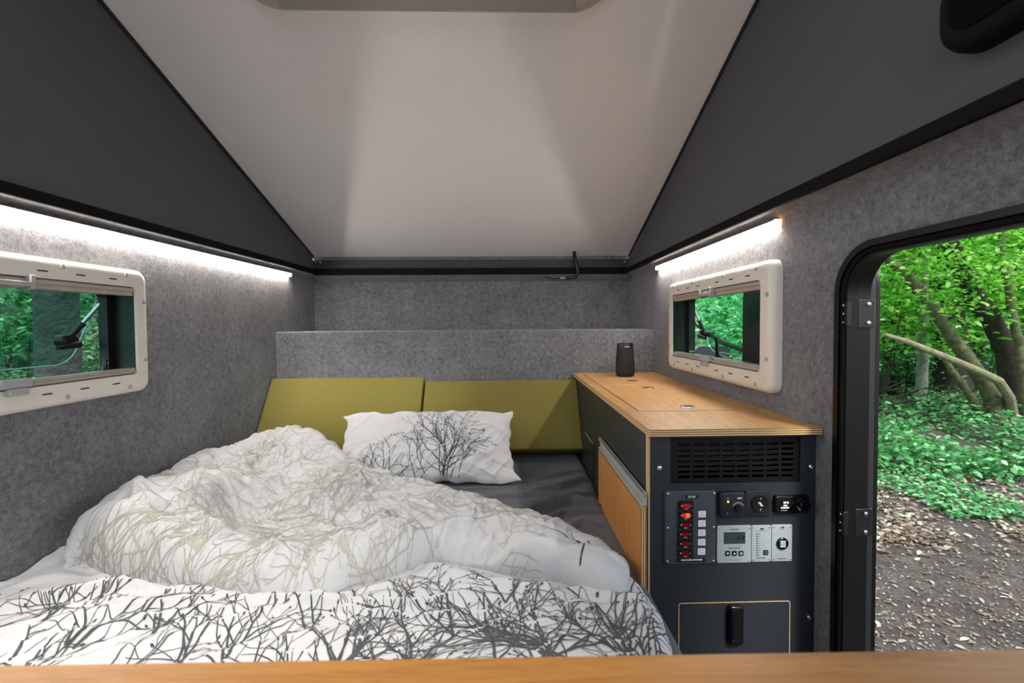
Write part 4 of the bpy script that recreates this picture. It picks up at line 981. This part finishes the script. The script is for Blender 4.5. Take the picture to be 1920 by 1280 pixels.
# solar gauge
r = R(1408.5, 984, 1444.5, 1051.5)
t = face('solar_gauge', 'narrow silver grey gauge with a column of dark bars between monitor and charger socket', 'gauge', r, dp, PANEL_GR, .003, .001)
k = MB()
for i in range(10):
    p = px(1418, 999.5+i*4.45); k.box(p.x-.0019, p.x+.0019, yy_-.0006, yy_, p.z-.0008, p.z+.0008); k.text(str(100-i*10), p.x+.0052, p.z, .0027, yy_-.0003)
p = px(1427.5, 990.5); k.text('MPP', p.x, p.z, .0050, yy_-.0003, bold=.0003); p = px(1426, 994); k.box(p.x-.015, p.x+.015, yy_-.0003, yy_, p.z-.0002, p.z+.0002); p = px(1426, 1044.3); k.text('Solar-Computer', p.x, p.z, .0032, yy_-.0003, bold=.0001)
k.build('bar_scale', BLK, t)
p = px(1434.3, 1034); MB().plate(rrect(p.x-.0055, p.x+.0055, p.z-.0055, p.z+.0055, .001), [], 'Y', yy_, yy_-.0016).plate(rrect(p.x-.003, p.x+.003, p.z-.003, p.z+.003, .0006), [rrect(p.x-.0024, p.x+.0024, p.z-.0024, p.z+.0024, .0006)], 'Y', yy_-.0016, yy_-.0018, 1).build('button', [BLK, GREYPL], t)
for a_, b_ in ((1411.5, 988), (1442, 987.5), (1411, 1048), (1441.5, 1047.5)): p = px(a_, b_); screw(t, p.x, yy_, p.z, .0015)
# charger socket
r = R(1446, 983, 1483.5, 1050.5)
t = face('charger_socket', 'silver grey socket panel with a round black port crossed by white bars', 'socket', r, dp, PANEL_GR, .003, .001)
c_ = px(1465, 1017)
MB().lathe([(.0142, 0), (.0140, -.003), (.0128, -.004), (.0122, -.003)], (c_.x, yy_, c_.z), 'Y', 36).build('round_port', GLOSSBLK, t)
k = MB()
for i in range(4): zz = c_.z+(1.5-i)*.0042; k.box(c_.x-.0062, c_.x+.0062, yy_-.0042, yy_-.003, zz-.0008, zz+.0008)
k.build('port_bars', WHT, t)
k = MB(); p = px(1465.5, 987.6); k.text('USB', p.x, p.z, .0050, yy_-.0003, bold=.0003); p = px(1465, 991); k.text('Charger', p.x, p.z, .0026, yy_-.0003); p = px(1465, 1045.5); k.text('Lade-Steckdose', p.x, p.z, .0034, yy_-.0003, bold=.0001); k.build('lettering', DGR, t)
for a_, b_ in ((1450, 987), (1481, 986.5), (1449, 1047), (1480, 1046.5)): p = px(a_, b_); screw(t, p.x, yy_, p.z, .0015)

# ------------------------------------------------------------------ foreground wooden ledge
ZK = -.30
a = on(0, 1247, 'Z', ZK); b = on(1920, 1216, 'Z', ZK); k_ = (b.y-a.y)/(b.x-a.x); fy = lambda x: a.y+k_*(x-a.x)
ct = thing('bar_counter', 'oak bar top running across the very front of the picture', 'counter', (0, .25, ZF))
MB().plate([(-1.10, .16), (.60, .16), (.60, fy(.60)), (-1.10, fy(-1.10))], [], 'Z', ZK-.03, ZK).build('board', OAK_BAR, ct, bevel=.003)
MB().plate([(-1.10, .18), (.58, .18), (.58, fy(.58)-.02), (-1.10, fy(-1.1)-.02)], [], 'Z', ZF, ZK-.03).build('base_cabinet', ANTH, ct)

# ================================================================== outside
GROUND = None
m_, nt, bb = newmat('forest_floor'); v = coords(nt)
f = add2(nt, noise(nt, v, 3, 6, .7), noise(nt, v, 28, 5, .8), .4, .6)
nt.links.new(ramp(nt, f, [(.36, srgb('#322e2d')), (.5, srgb('#544d4b')), (.64, srgb('#7b736f'))]), bb.inputs['Base Color']); bb.inputs['Roughness'].default_value = .95
bump(nt, bb, f, 1.0, .06); GROUND = m_
def gz(x, y):
    """height of the ground, eye-relative"""
    return ZG+.05*math.sin(x*.7+1)*math.cos(y*.6)+.10*max(0, min(1, (math.hypot(x, y)-9)/6))
def ground():
    nx = 150; mb = MB(); xs = np.linspace(-45, 50, nx); ys = np.linspace(-30, 60, nx)
    X, Y = np.meshgrid(xs, ys, indexing='ij'); Zg = ZG+.05*np.sin(X*.7+1)*np.cos(Y*.6)+.10*np.clip((np.hypot(X, Y)-9)/6, 0, 1)+0*X
    mb.v = [tuple(p) for p in np.stack([X, Y, Zg], -1).reshape(-1, 3)]; idx = np.arange(nx*nx).reshape(nx, nx)
    mb.f = [tuple(int(i) for i in f) for f in np.stack([idx[:-1, :-1], idx[1:, :-1], idx[1:, 1:], idx[:-1, 1:]], -1).reshape(-1, 4)]; mb.m = [0]*len(mb.f)
    return struct(mb.build('ground', GROUND, smooth=0, recalc=False))
ground()
LEAFN = mat_leaf('beech_leaf', [(0, (.05, .26, .02, 1)), (.45, (.14, .52, .04, 1)), (.8, (.30, .74, .09, 1)), (1, (.62, .92, .28, 1))], .55)
LEAFT = mat_leaf('cool_leaf', [(0, (.03, .20, .06, 1)), (.5, (.09, .44, .14, 1)), (1, (.32, .75, .34, 1))], .5)
LEAFD = mat_leaf('shaded_leaf', [(0, (.010, .07, .025, 1)), (.5, (.028, .17, .06, 1)), (.88, (.10, .36, .12, 1)), (1, (.5, .75, .4, 1))], .5)  # shade and stray highlights of the bedside wood put into the leaf greens
LEAFM = mat_leaf('mint_leaf', [(0, (.06, .32, .12, 1)), (.5, (.18, .58, .26, 1)), (1, (.60, .92, .62, 1))], .5)
LEAFU = mat_leaf('herb_leaf', [(0, (.02, .13, .03, 1)), (.45, (.08, .36, .10, 1)), (.8, (.20, .58, .24, 1)), (1, (.50, .84, .50, 1))], .35)
LITTER = mat_leaf('dry_leaf', [(0, (.12, .07, .045, 1)), (.5, (.24, .18, .145, 1)), (.88, (.42, .35, .30, 1)), (.93, (.50, .60, .35, 1)), (1, (.62, .78, .62, 1))], .1)
BARKL = plain('mossy_bark', '#55583f', rough=.95, var=.5, vs=9, bs=30, bd=.02)
BARKP = plain('pale_dead_wood', '#7c7a60', rough=.9, var=.3, vs=12, bs=30, bd=.01)
BARKD = plain('dark_bark', '#2b2a20', rough=.95, var=.4, vs=9, bs=30, bd=.02)
BARKG = plain('grey_bark', '#767f74', rough=.9, var=.35, vs=10, bs=26, bd=.05)
def leafquads(C, size, up=.6, elong=.55):
    """rhombic leaves at centres C[n,3]"""
    n = len(C); nr = rng.normal(size=(n, 3)); nr[:, 2] = np.abs(nr[:, 2])+up*2; nr /= np.linalg.norm(nr, axis=1)[:, None]
    t = rng.normal(size=(n, 3)); t -= (t*nr).sum(1)[:, None]*nr; t /= np.linalg.norm(t, axis=1)[:, None]; b = np.cross(nr, t)
    s = (size*rng.uniform(.6, 1.3, n))[:, None]
    dr = nr*s*.18
    V = np.stack([C-t*s-dr, C-b*s*elong*.80-t*s*.50, C-b*s*elong*.85+t*s*.22, C+t*s*1.05-dr, C+b*s*elong*.85+t*s*.22, C+b*s*elong*.80-t*s*.50], 1).reshape(-1, 3)
    return V
def leafobj(name, V, mat, parent=None):
    n = len(V)//6; me = bpy.data.meshes.new(name)
    org = np.array(parent['org']) if parent is not None else np.array([V[:, 0].mean(), V[:, 1].mean(), V[:, 2].min()])
    me.vertices.add(6*n); me.vertices.foreach_set('co', (V-org).astype(np.float32).ravel())
    me.loops.add(6*n); me.loops.foreach_set('vertex_index', np.arange(6*n, dtype=np.int32)); me.polygons.add(n)
    me.polygons.foreach_set('loop_start', np.arange(0, 6*n, 6, dtype=np.int32)); me.update(); me.validate()
    me.materials.append(mat); o = bpy.data.objects.new(name, me); COL.objects.link(o); o['org'] = tuple(float(q) for q in org)
    if parent is not None: o.parent = parent
    else: o.location = (org[0], org[1], org[2]+CZ)
    return o
def far(px_, py_, dist):
    """point at horizontal depth dist on a sight line"""
    r = ray(px_, py_); return r*(dist/r.y)
def sprays(c, rad, ncl, per, flat=.35):
    """leaf centres in flat sprays (horizontal fans of twigs) inside an ellipsoid"""
    c = np.array(c); rad = np.array(rad); u = rng.normal(size=(ncl, 3)); u /= np.linalg.norm(u, axis=1)[:, None]; cc = c+u*rad*rng.random((ncl, 1))**.4
    o = rng.normal(size=(ncl, per, 3))*np.array([.42, .42, .42*flat]); return (cc[:, None]+o).reshape(-1, 3)
def tree(label, path, radii, crown=None, bark=BARKD, leafm=None, cat='tree', group=None, limbs=0, name='tree'):
    base = path[0]; t = thing(name, label, cat, tuple(base), group); mb = MB()
    # smooth the path
    P = [Vector(p) for p in path]; pts = []; rr = []
    for i in range(len(P)-1):
        for k in range(5): f = k/5; pts.append(P[i].lerp(P[i+1], f)+Vector((rng.normal()*.01, rng.normal()*.01, 0))); rr.append(radii[i]*(1-f)+radii[i+1]*f)
    pts.append(P[-1]); rr.append(radii[-1]); rr[0] *= 1.25
    mb.tube(pts, rr, 12)
    for q in range(limbs):
        i = random.randrange(len(pts)//2, len(pts)-1); a_ = random.uniform(0, 6.28); l_ = random.uniform(.5, 1.3)
        e_ = pts[i]+Vector((math.cos(a_)*l_, math.sin(a_)*l_, random.uniform(.2, .7))); mb.tube([pts[i], pts[i].lerp(e_, .5)+Vector((0, 0, -.05)), e_], [rr[i]*.35, rr[i]*.2, .008], 6)
    mb.build('trunk', bark, t, smooth=60)
    if crown:
        V = [leafquads(sprays(c_, r_, n_, p_), s_) for (c_, r_, n_, p_, s_) in crown]
        leafobj('crown', np.concatenate(V), leafm or LEAFN, t)
    return t
def base_at(px_, py_):
    r = ray(px_, py_); p = r*(ZG/r.z); p.z = gz(p.x, p.y)-.05; return p
def img_path(pxs, d0, d1=None):
    n = len(pxs); return [far(a_, b_, d0+((d1 or d0)-d0)*i/(n-1)) for i, (a_, b_) in enumerate(pxs)]
# --- seen through the doorway
B1 = base_at(1874, 806); dB1 = B1.y
p_ = [B1]+img_path([(1858, 740), (1822, 680), (1790, 640), (1745, 570), (1702, 515), (1650, 476), (1590, 430)], dB1)
tree('slender leaning grey trunk rising to the upper left outside the doorway', p_, [.17, .15, .13, .12, .11, .09, .07, .05], [(tuple(far(1600, 380, dB1)), (1.6, 1.2, .9), 60, 22, .06)], BARKL, limbs=4)
B2 = base_at(1905, 800)
p_ = [B2]+img_path([(1900, 740), (1888, 660), (1862, 600), (1830, 560), (1805, 500), (1775, 448), (1745, 390)], B2.y)
tree('thick dark trunk leaning left with leaf sprays in front, outside the doorway', p_, [.24, .22, .20, .19, .19, .18, .15, .12], [(tuple(far(1800, 500, B2.y-.7)), (1.2, .6, .9), 70, 20, .055), (tuple(far(1745, 340, B2.y)), (1.8, 1.2, .8), 50, 22, .06)], BARKD, limbs=4)
B3 = base_at(1790, 760)
tree('stout upright trunk half hidden behind the leaning trunks', [B3]+img_path([(1788, 700), (1783, 620), (1778, 540), (1772, 440), (1768, 300)], B3.y), [.45, .40, .34, .30, .28, .25], None, BARKD)
B4 = base_at(1926, 808)
tree('thin pale trunk standing at the right edge of the doorway view', [B4]+img_path([(1918, 700), (1900, 600), (1887, 520), (1876, 440), (1868, 330)], B4.y), [.09, .085, .075, .07, .06, .05], [(tuple(far(1875, 360, B4.y)), (1.4, 1.2, 1.0), 40, 22, .06)], BARKL)
B5 = base_at(1862, 798)
tree('short broken side stem between the leaning trunks', [B5]+img_path([(1838, 770), (1800, 715), (1780, 690), (1765, 655)], B5.y-.3), [.10, .09, .07, .06, .03], None, BARKL, name='broken_stem', cat='tree stem')
lg_ = img_path([(1658, 627), (1700, 640), (1742, 657), (1790, 676), (1838, 697), (1872, 714), (1893, 745), (1902, 792)], dB1-1.2, dB1-.1)
tag(MB().tube(lg_, [.035, .05, .06, .065, .075, .085, .085, .09], 10).tube([lg_[2], lg_[2]+Vector((-.1, 0, .02)), lg_[2]+Vector((-.3, .1, -.06))], [.02, .015, .008], 6).build('fallen_branch', BARKP), 'long bare pale branch slanting down across the doorway view', 'branch')
ORD = ['leftmost', 'second from the left', 'third from the left', 'fourth from the left', 'middle', 'fourth from the right', 'third from the right', 'second from the right', 'rightmost']
thin = [((1727, 770), 1733, 1.9), ((1770, 735), 1760, 2.6), ((1845, 742), 1853, 2.4), ((1668, 745), 1662, 2.2), ((1907, 735), 1903, 2.8), ((1697, 728), 1693, 3), ((1820, 728), 1812, 3), ((1880, 732), 1879, 2.9), ((1640, 730), 1645, 3)]
for i, (b0, tx, _) in enumerate(thin):
    bb_ = base_at(*b0); dd_ = bb_.y; xm_ = (b0[0]+tx)/2
    pth = [bb_]+[far(b0[0]+(tx-b0[0])*f_+3*math.sin(i*2+f_*5), b0[1]+(300-b0[1])*f_, dd_) for f_ in (.25, .5, .75, 1)]
    tp = far(tx, 440, dd_)
    tree(ORD[sorted(q_[1] for q_ in thin).index(tx)]+' of the slim trunks in the wood beyond the doorway', pth, [.13+.03*(i % 3), .12, .11, .10, .08], [(tuple(tp), (3.2, 2.4, 1.7), 75, 26, .10), (tuple(far(tx, 570, dd_-1)), (2.6, 1.6, 1.2), 42, 24, .095)], BARKD if i % 2 else BARKG, LEAFN, group='slim trunks in the wood beyond the doorway')
# leafy shrubs of the understorey
def shrub(label, c, rad, ncl, per, size, leafm, group, stem=True, name='shrub'):
    g_ = Vector((c[0], c[1], gz(c[0], c[1])-.03)); t = thing(name, label, 'shrub', tuple(g_), group)
    mb = MB()
    for q in range(5):
        a_ = q*1.26+c[0]; e_ = Vector((c[0]+math.cos(a_)*rad[0]*.6, c[1]+math.sin(a_)*rad[1]*.6, c[2]+rad[2]*random.uniform(-.2, .7)))
        mb.tube([g_, g_.lerp(e_, .5)+Vector((0, 0, .15)), e_], [.025, .016, .006], 6)
    mb.build('stems', BARKD, t, smooth=60)
    leafobj('foliage', leafquads(sprays(c, rad, ncl, per), size), leafm, t)
k = 0
for (a_, b_, d_, rx, rz, n_, s_, mt) in ((1650, 560, 10.5, 1.0, 1.2, 55, .055, LEAFN), (1660, 440, 11.5, 1.6, 1.0, 80, .06, LEAFN), (1700, 640, 13, 1.8, 1.2, 90, .065, LEAFT), (1760, 480, 14, 2.0, 1.3, 110, .07, LEAFN), (1850, 440, 12.5, 2.2, 1.1, 120, .065, LEAFN),
                                      (1900, 560, 14.5, 2.4, 1.6, 130, .07, LEAFN), (1640, 680, 14, 1.8, 1.0, 90, .07, LEAFT), (1830, 640, 16, 2.6, 1.4, 120, .08, LEAFN), (1720, 560, 18, 3.0, 2.2, 150, .09, LEAFT), (1910, 660, 13, 1.5, 1.0, 80, .06, LEAFT),
                                      (1740, 690, 17, 3, 1.0, 110, .085, LEAFN), (1600, 620, 17, 2.5, 2.6, 120, .09, LEAFN), (1880, 700, 17, 2.6, 1.0, 100, .085, LEAFN), (2080, 600, 12, 2.0, 1.4, 90, .07, LEAFN), (2250, 520, 11, 2.0, 1.3, 90, .07, LEAFT), (2450, 600, 9, 1.8, 1.3, 80, .065, LEAFN)):
    shrub('leafy understorey shrub with horizontal sprays beyond the doorway', tuple(far(a_, b_, d_)), (rx, rx*.8, rz), n_, 24, s_, mt, 'understorey shrubs beyond the doorway')
# far wall of the wood: large crowns
for i, (a_, b_, d_) in enumerate(((1480, 560, 30), (1580, 470, 30), (1660, 600, 32), (1740, 480, 32), (1820, 600, 32), (1900, 500, 30), (1980, 600, 30), (2100, 520, 28), (2260, 560, 27), (2450, 540, 25), (2700, 560, 22), (1280, 560, 34), (1380, 600, 32), (1330, 480, 34))):
    c_ = far(a_, b_, d_); g_ = Vector((c_.x, c_.y, gz(c_.x, c_.y)-.1))
    tree('broad dense tree closing the view at the back of the wood', [g_, g_+Vector((.2, 0, 3)), c_+Vector((0, 0, 2))], [.35, .3, .2], [(tuple(c_), (5.5, 3.0, 4.2), 150, 30, .20)], BARKD, LEAFN, group='broad trees at the back of the wood')
# --- seen through the worktop window
for i, (a_, b_, d_, r_, n_) in enumerate(((1300, 560, 9, 1.5, 90), (1370, 600, 10, 1.8, 110), (1340, 660, 8, 1.3, 80), (1400, 520, 11, 2.0, 110), (1290, 640, 12, 2, 110), (1350, 500, 14, 2.6, 130), (1430, 640, 10, 1.6, 90))):
    shrub('green shrub filling the view through the window over the worktop', tuple(far(a_, b_, d_)), (r_, r_, r_*.8), n_, 24, .06, LEAFT if i % 3 == 1 else LEAFM, 'shrubs outside the worktop window')
bb_ = base_at(1322, 780); tree('slim dark trunk outside the window over the worktop', [bb_]+img_path([(1320, 640), (1318, 560), (1310, 470), (1305, 380)], bb_.y), [.12, .11, .10, .09, .08], None, BARKD)
tag(MB().tube([far(1300, 605, 6.5), far(1325, 622, 6.6), far(1350, 640, 6.8), far(1392, 655, 7), far(1440, 690, 7)], [.02, .03, .035, .04, .045], 8).build('bare_branch', BARKD), 'thin bare branch sloping across the view in the window over the worktop', 'branch')
# --- seen through the bedside window
tb = far(108, 640, 4.3); tr = 41*tb.y/F*.74
g_ = Vector((tb.x, tb.y, gz(tb.x, tb.y)-.1)); n2 = 28
bt = thing('tree', 'massive upright grey trunk outside the bedside window', 'tree', tuple(g_))
mb = MB(); segs = 40; o = 0
for i in range(24):
    z_ = g_.z+i*.30
    for q in range(segs):
        a_ = 2*math.pi*q/segs; rr_ = tr*(1.0+.25*math.exp(-i*.6))*(1+.04*math.sin(a_*7+i*.2)+.025*math.sin(a_*17+i*.5)+.03*rng.normal()*.4); mb.v.append((tb.x+rr_*math.cos(a_), tb.y+rr_*math.sin(a_), z_))
for i in range(23):
    for q in range(segs): mb.f.append((i*segs+q, i*segs+(q+1) % segs, (i+1)*segs+(q+1) % segs, (i+1)*segs+q)); mb.m.append(0)
mb.build('trunk', plain('deep_grey_bark', '#323b38', rough=.95, var=.4, vs=10, bs=26, bd=.06), bt, smooth=0)
b6 = base_at(226, 740); tree('narrow grey trunk seen beside the stay arm in the bedside window', [b6]+img_path([(224, 660), (222, 600), (220, 500), (218, 400)], b6.y), [.17, .16, .15, .14, .12], None, BARKG)
for i, (a_, b_, d_, r_, n_, s_) in enumerate(((30, 600, 6.5, 1.3, 60, .06), (180, 600, 9, 2, 90, .07), (230, 660, 6, 1.0, 60, .055), (-40, 560, 8, 2, 90, .07), (40, 520, 12, 3, 120, .09), (170, 520, 12, 3, 120, .09), (250, 560, 13, 2.5, 90, .09), (20, 660, 9, 2, 80, .07))):
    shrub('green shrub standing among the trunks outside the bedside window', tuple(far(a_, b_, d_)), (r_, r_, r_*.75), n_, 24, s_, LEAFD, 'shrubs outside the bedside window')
for i, (a_, d_) in enumerate(((-80, 22), (40, 24), (140, 24), (240, 24), (330, 26))):
    c_ = far(a_, 540, d_); g_ = Vector((c_.x, c_.y, gz(c_.x, c_.y)-.1))
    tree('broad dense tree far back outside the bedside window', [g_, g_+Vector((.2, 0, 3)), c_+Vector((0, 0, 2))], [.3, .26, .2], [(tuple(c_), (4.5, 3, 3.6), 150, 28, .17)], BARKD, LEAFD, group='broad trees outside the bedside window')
# --- low plants, litter, twigs
def scatter(n, fx0, fx1, fy0, fy1, seed):
    """ground points whose sight lines fall in a picture band"""
    r_ = np.random.default_rng(seed); U_ = r_.uniform(fx0, fx1, n); V_ = r_.uniform(fy0, fy1, n); out = []
    for a_, b_ in zip(U_, V_):
        q = ray(a_, b_)
        if q.z > -.01: continue
        q = q*(ZG/q.z)
        if math.hypot(q.x, q.y) < 32: out.append((q.x, q.y, gz(q.x, q.y)))
    return np.array(out)
P1 = scatter(16000, 1560, 2500, 770, 905, 1); jit = rng.normal(size=P1.shape)*np.array([.10, .10, 0]); P1 = P1+jit; cl_ = np.clip(fbm(P1[:, 0]*1.3, P1[:, 1]*1.3, 3, 27)*1.6+.55, .05, 1); P1 = P1[cl_ > .12]; cl_ = cl_[cl_ > .12]; P1[:, 2] += rng.random(len(P1))**.8*.55*cl_
P1b = scatter(7800, 1560, 2500, 885, 985, 2); P1b[:, 2] += rng.random(len(P1b))*.12; k1 = fbm(P1b[:, 0]*1.1, P1b[:, 1]*1.1, 2, 7) > .02; P1b = P1b[k1]
P1c = scatter(6500, 1240, 1560, 640, 760, 3); P1c[:, 2] += rng.random(len(P1c))*.6
P1d = scatter(14000, 1560, 2500, 655, 775, 8); P1d[:, 2] += rng.random(len(P1d))*.30; keep_ = fbm(P1d[:, 0]*.5, P1d[:, 1]*.5, 2, 9) > .04; P1d = P1d[keep_]
tag(leafobj('undergrowth', np.concatenate([leafquads(P1, .055, 1.0, .62), leafquads(P1b, .035, 1.2, .6), leafquads(P1c, .07, 1, .6), leafquads(P1d, .075, 1, .6)]), LEAFU), 'low leafy green undergrowth covering the forest floor beyond the doorway', 'undergrowth', kind='stuff')
P2 = scatter(6000, -120, 330, 690, 820, 4); P2[:, 2] += rng.random(len(P2))*.5
P2b = scatter(3500, -120, 330, 640, 700, 12); P2b[:, 2] += rng.random(len(P2b))*.6
tag(leafobj('undergrowth', np.concatenate([leafquads(P2, .055, .9, .6), leafquads(P2b, .08, .9, .6)]), LEAFU), 'low green undergrowth on the ground outside the bedside window', 'undergrowth', kind='stuff')
P3 = scatter(12000, 1560, 2500, 865, 1030, 5); P3 = P3[(P3[:, 0]*0+fbm(P3[:, 0]*2.4, P3[:, 1]*2.4, 3, 17)+rng.normal(size=len(P3))*.15) > -.05]; P3 = P3+rng.normal(size=P3.shape)*np.array([.12, .12, 0]); P3[:, 2] += .02+rng.random(len(P3))*.02
P4 = scatter(760, 1560, 2500, 980, 1290, 6); P4[:, 2] += .015
P5 = scatter(3200, 1560, 2500, 1000, 1290, 16); P5[:, 2] += .012
tag(leafobj('fallen_leaves', np.concatenate([leafquads(P3, .034, 2.0, .6), leafquads(P4, .030, 3.0, .45), leafquads(P5, .011, 3, .7)]), LITTER), 'scattered dry and yellowing leaves on the brown forest floor outside the doorway', 'leaves', kind='stuff')
rt_ = random.Random(5)
for i in range(20):
    a_ = rt_.uniform(1600, 1880); b_ = rt_.uniform(705, 775); q = base_at(a_, b_+20); l_ = rt_.uniform(1.0, 2.4); an = rt_.uniform(-.5, .5); dz_ = rt_.uniform(.25, .85); r_ = rt_.uniform(.016, .036)
    v0 = q+Vector((-l_/2*math.cos(an), -l_/2*math.sin(an)*.4, .08)); v1 = q+Vector((l_/2*math.cos(an), l_/2*math.sin(an)*.4, dz_))
    tag(MB().tube([v0, v0.lerp(v1, .33)+Vector((0, 0, rt_.uniform(.02, .2))), v0.lerp(v1, .7)+Vector((0, 0, rt_.uniform(-.05, .15))), v1], [r_, r_*.9, r_*.7, r_*.3], 7).build('dead_branch', BARKD), 'dead dark branch lying tangled on the forest floor below the leaning trunks', 'branch', 'dead branches below the leaning trunks')
# --- vehicle mirror ahead of the worktop window
c0 = on(1292, 652, 'Y', 2.75); c1 = on(1364, 684, 'Y', 2.75)
mr = thing('side_mirror', 'dark rounded vehicle mirror visible low in the window over the worktop', 'mirror', ((c0.x+c1.x)/2, 2.75, c1.z))
MB().dome(rrect(c0.x+.03, c1.x, c1.z-.01, c0.z+.01, .03, 6), 'Y', 2.72, 2.80, .025).build('housing', plain('mirror_shell', '#20292b', rough=.3), mr)
MB().tube([(c0.x+.06, 2.76, (c0.z+c1.z)/2+.01), (XR+.14, 2.72, (c0.z+c1.z)/2+.02), (XR+WT-.002, 2.655, (c0.z+c1.z)/2)], [.028, .026, .026], 12).build('arm', BLK, mr)
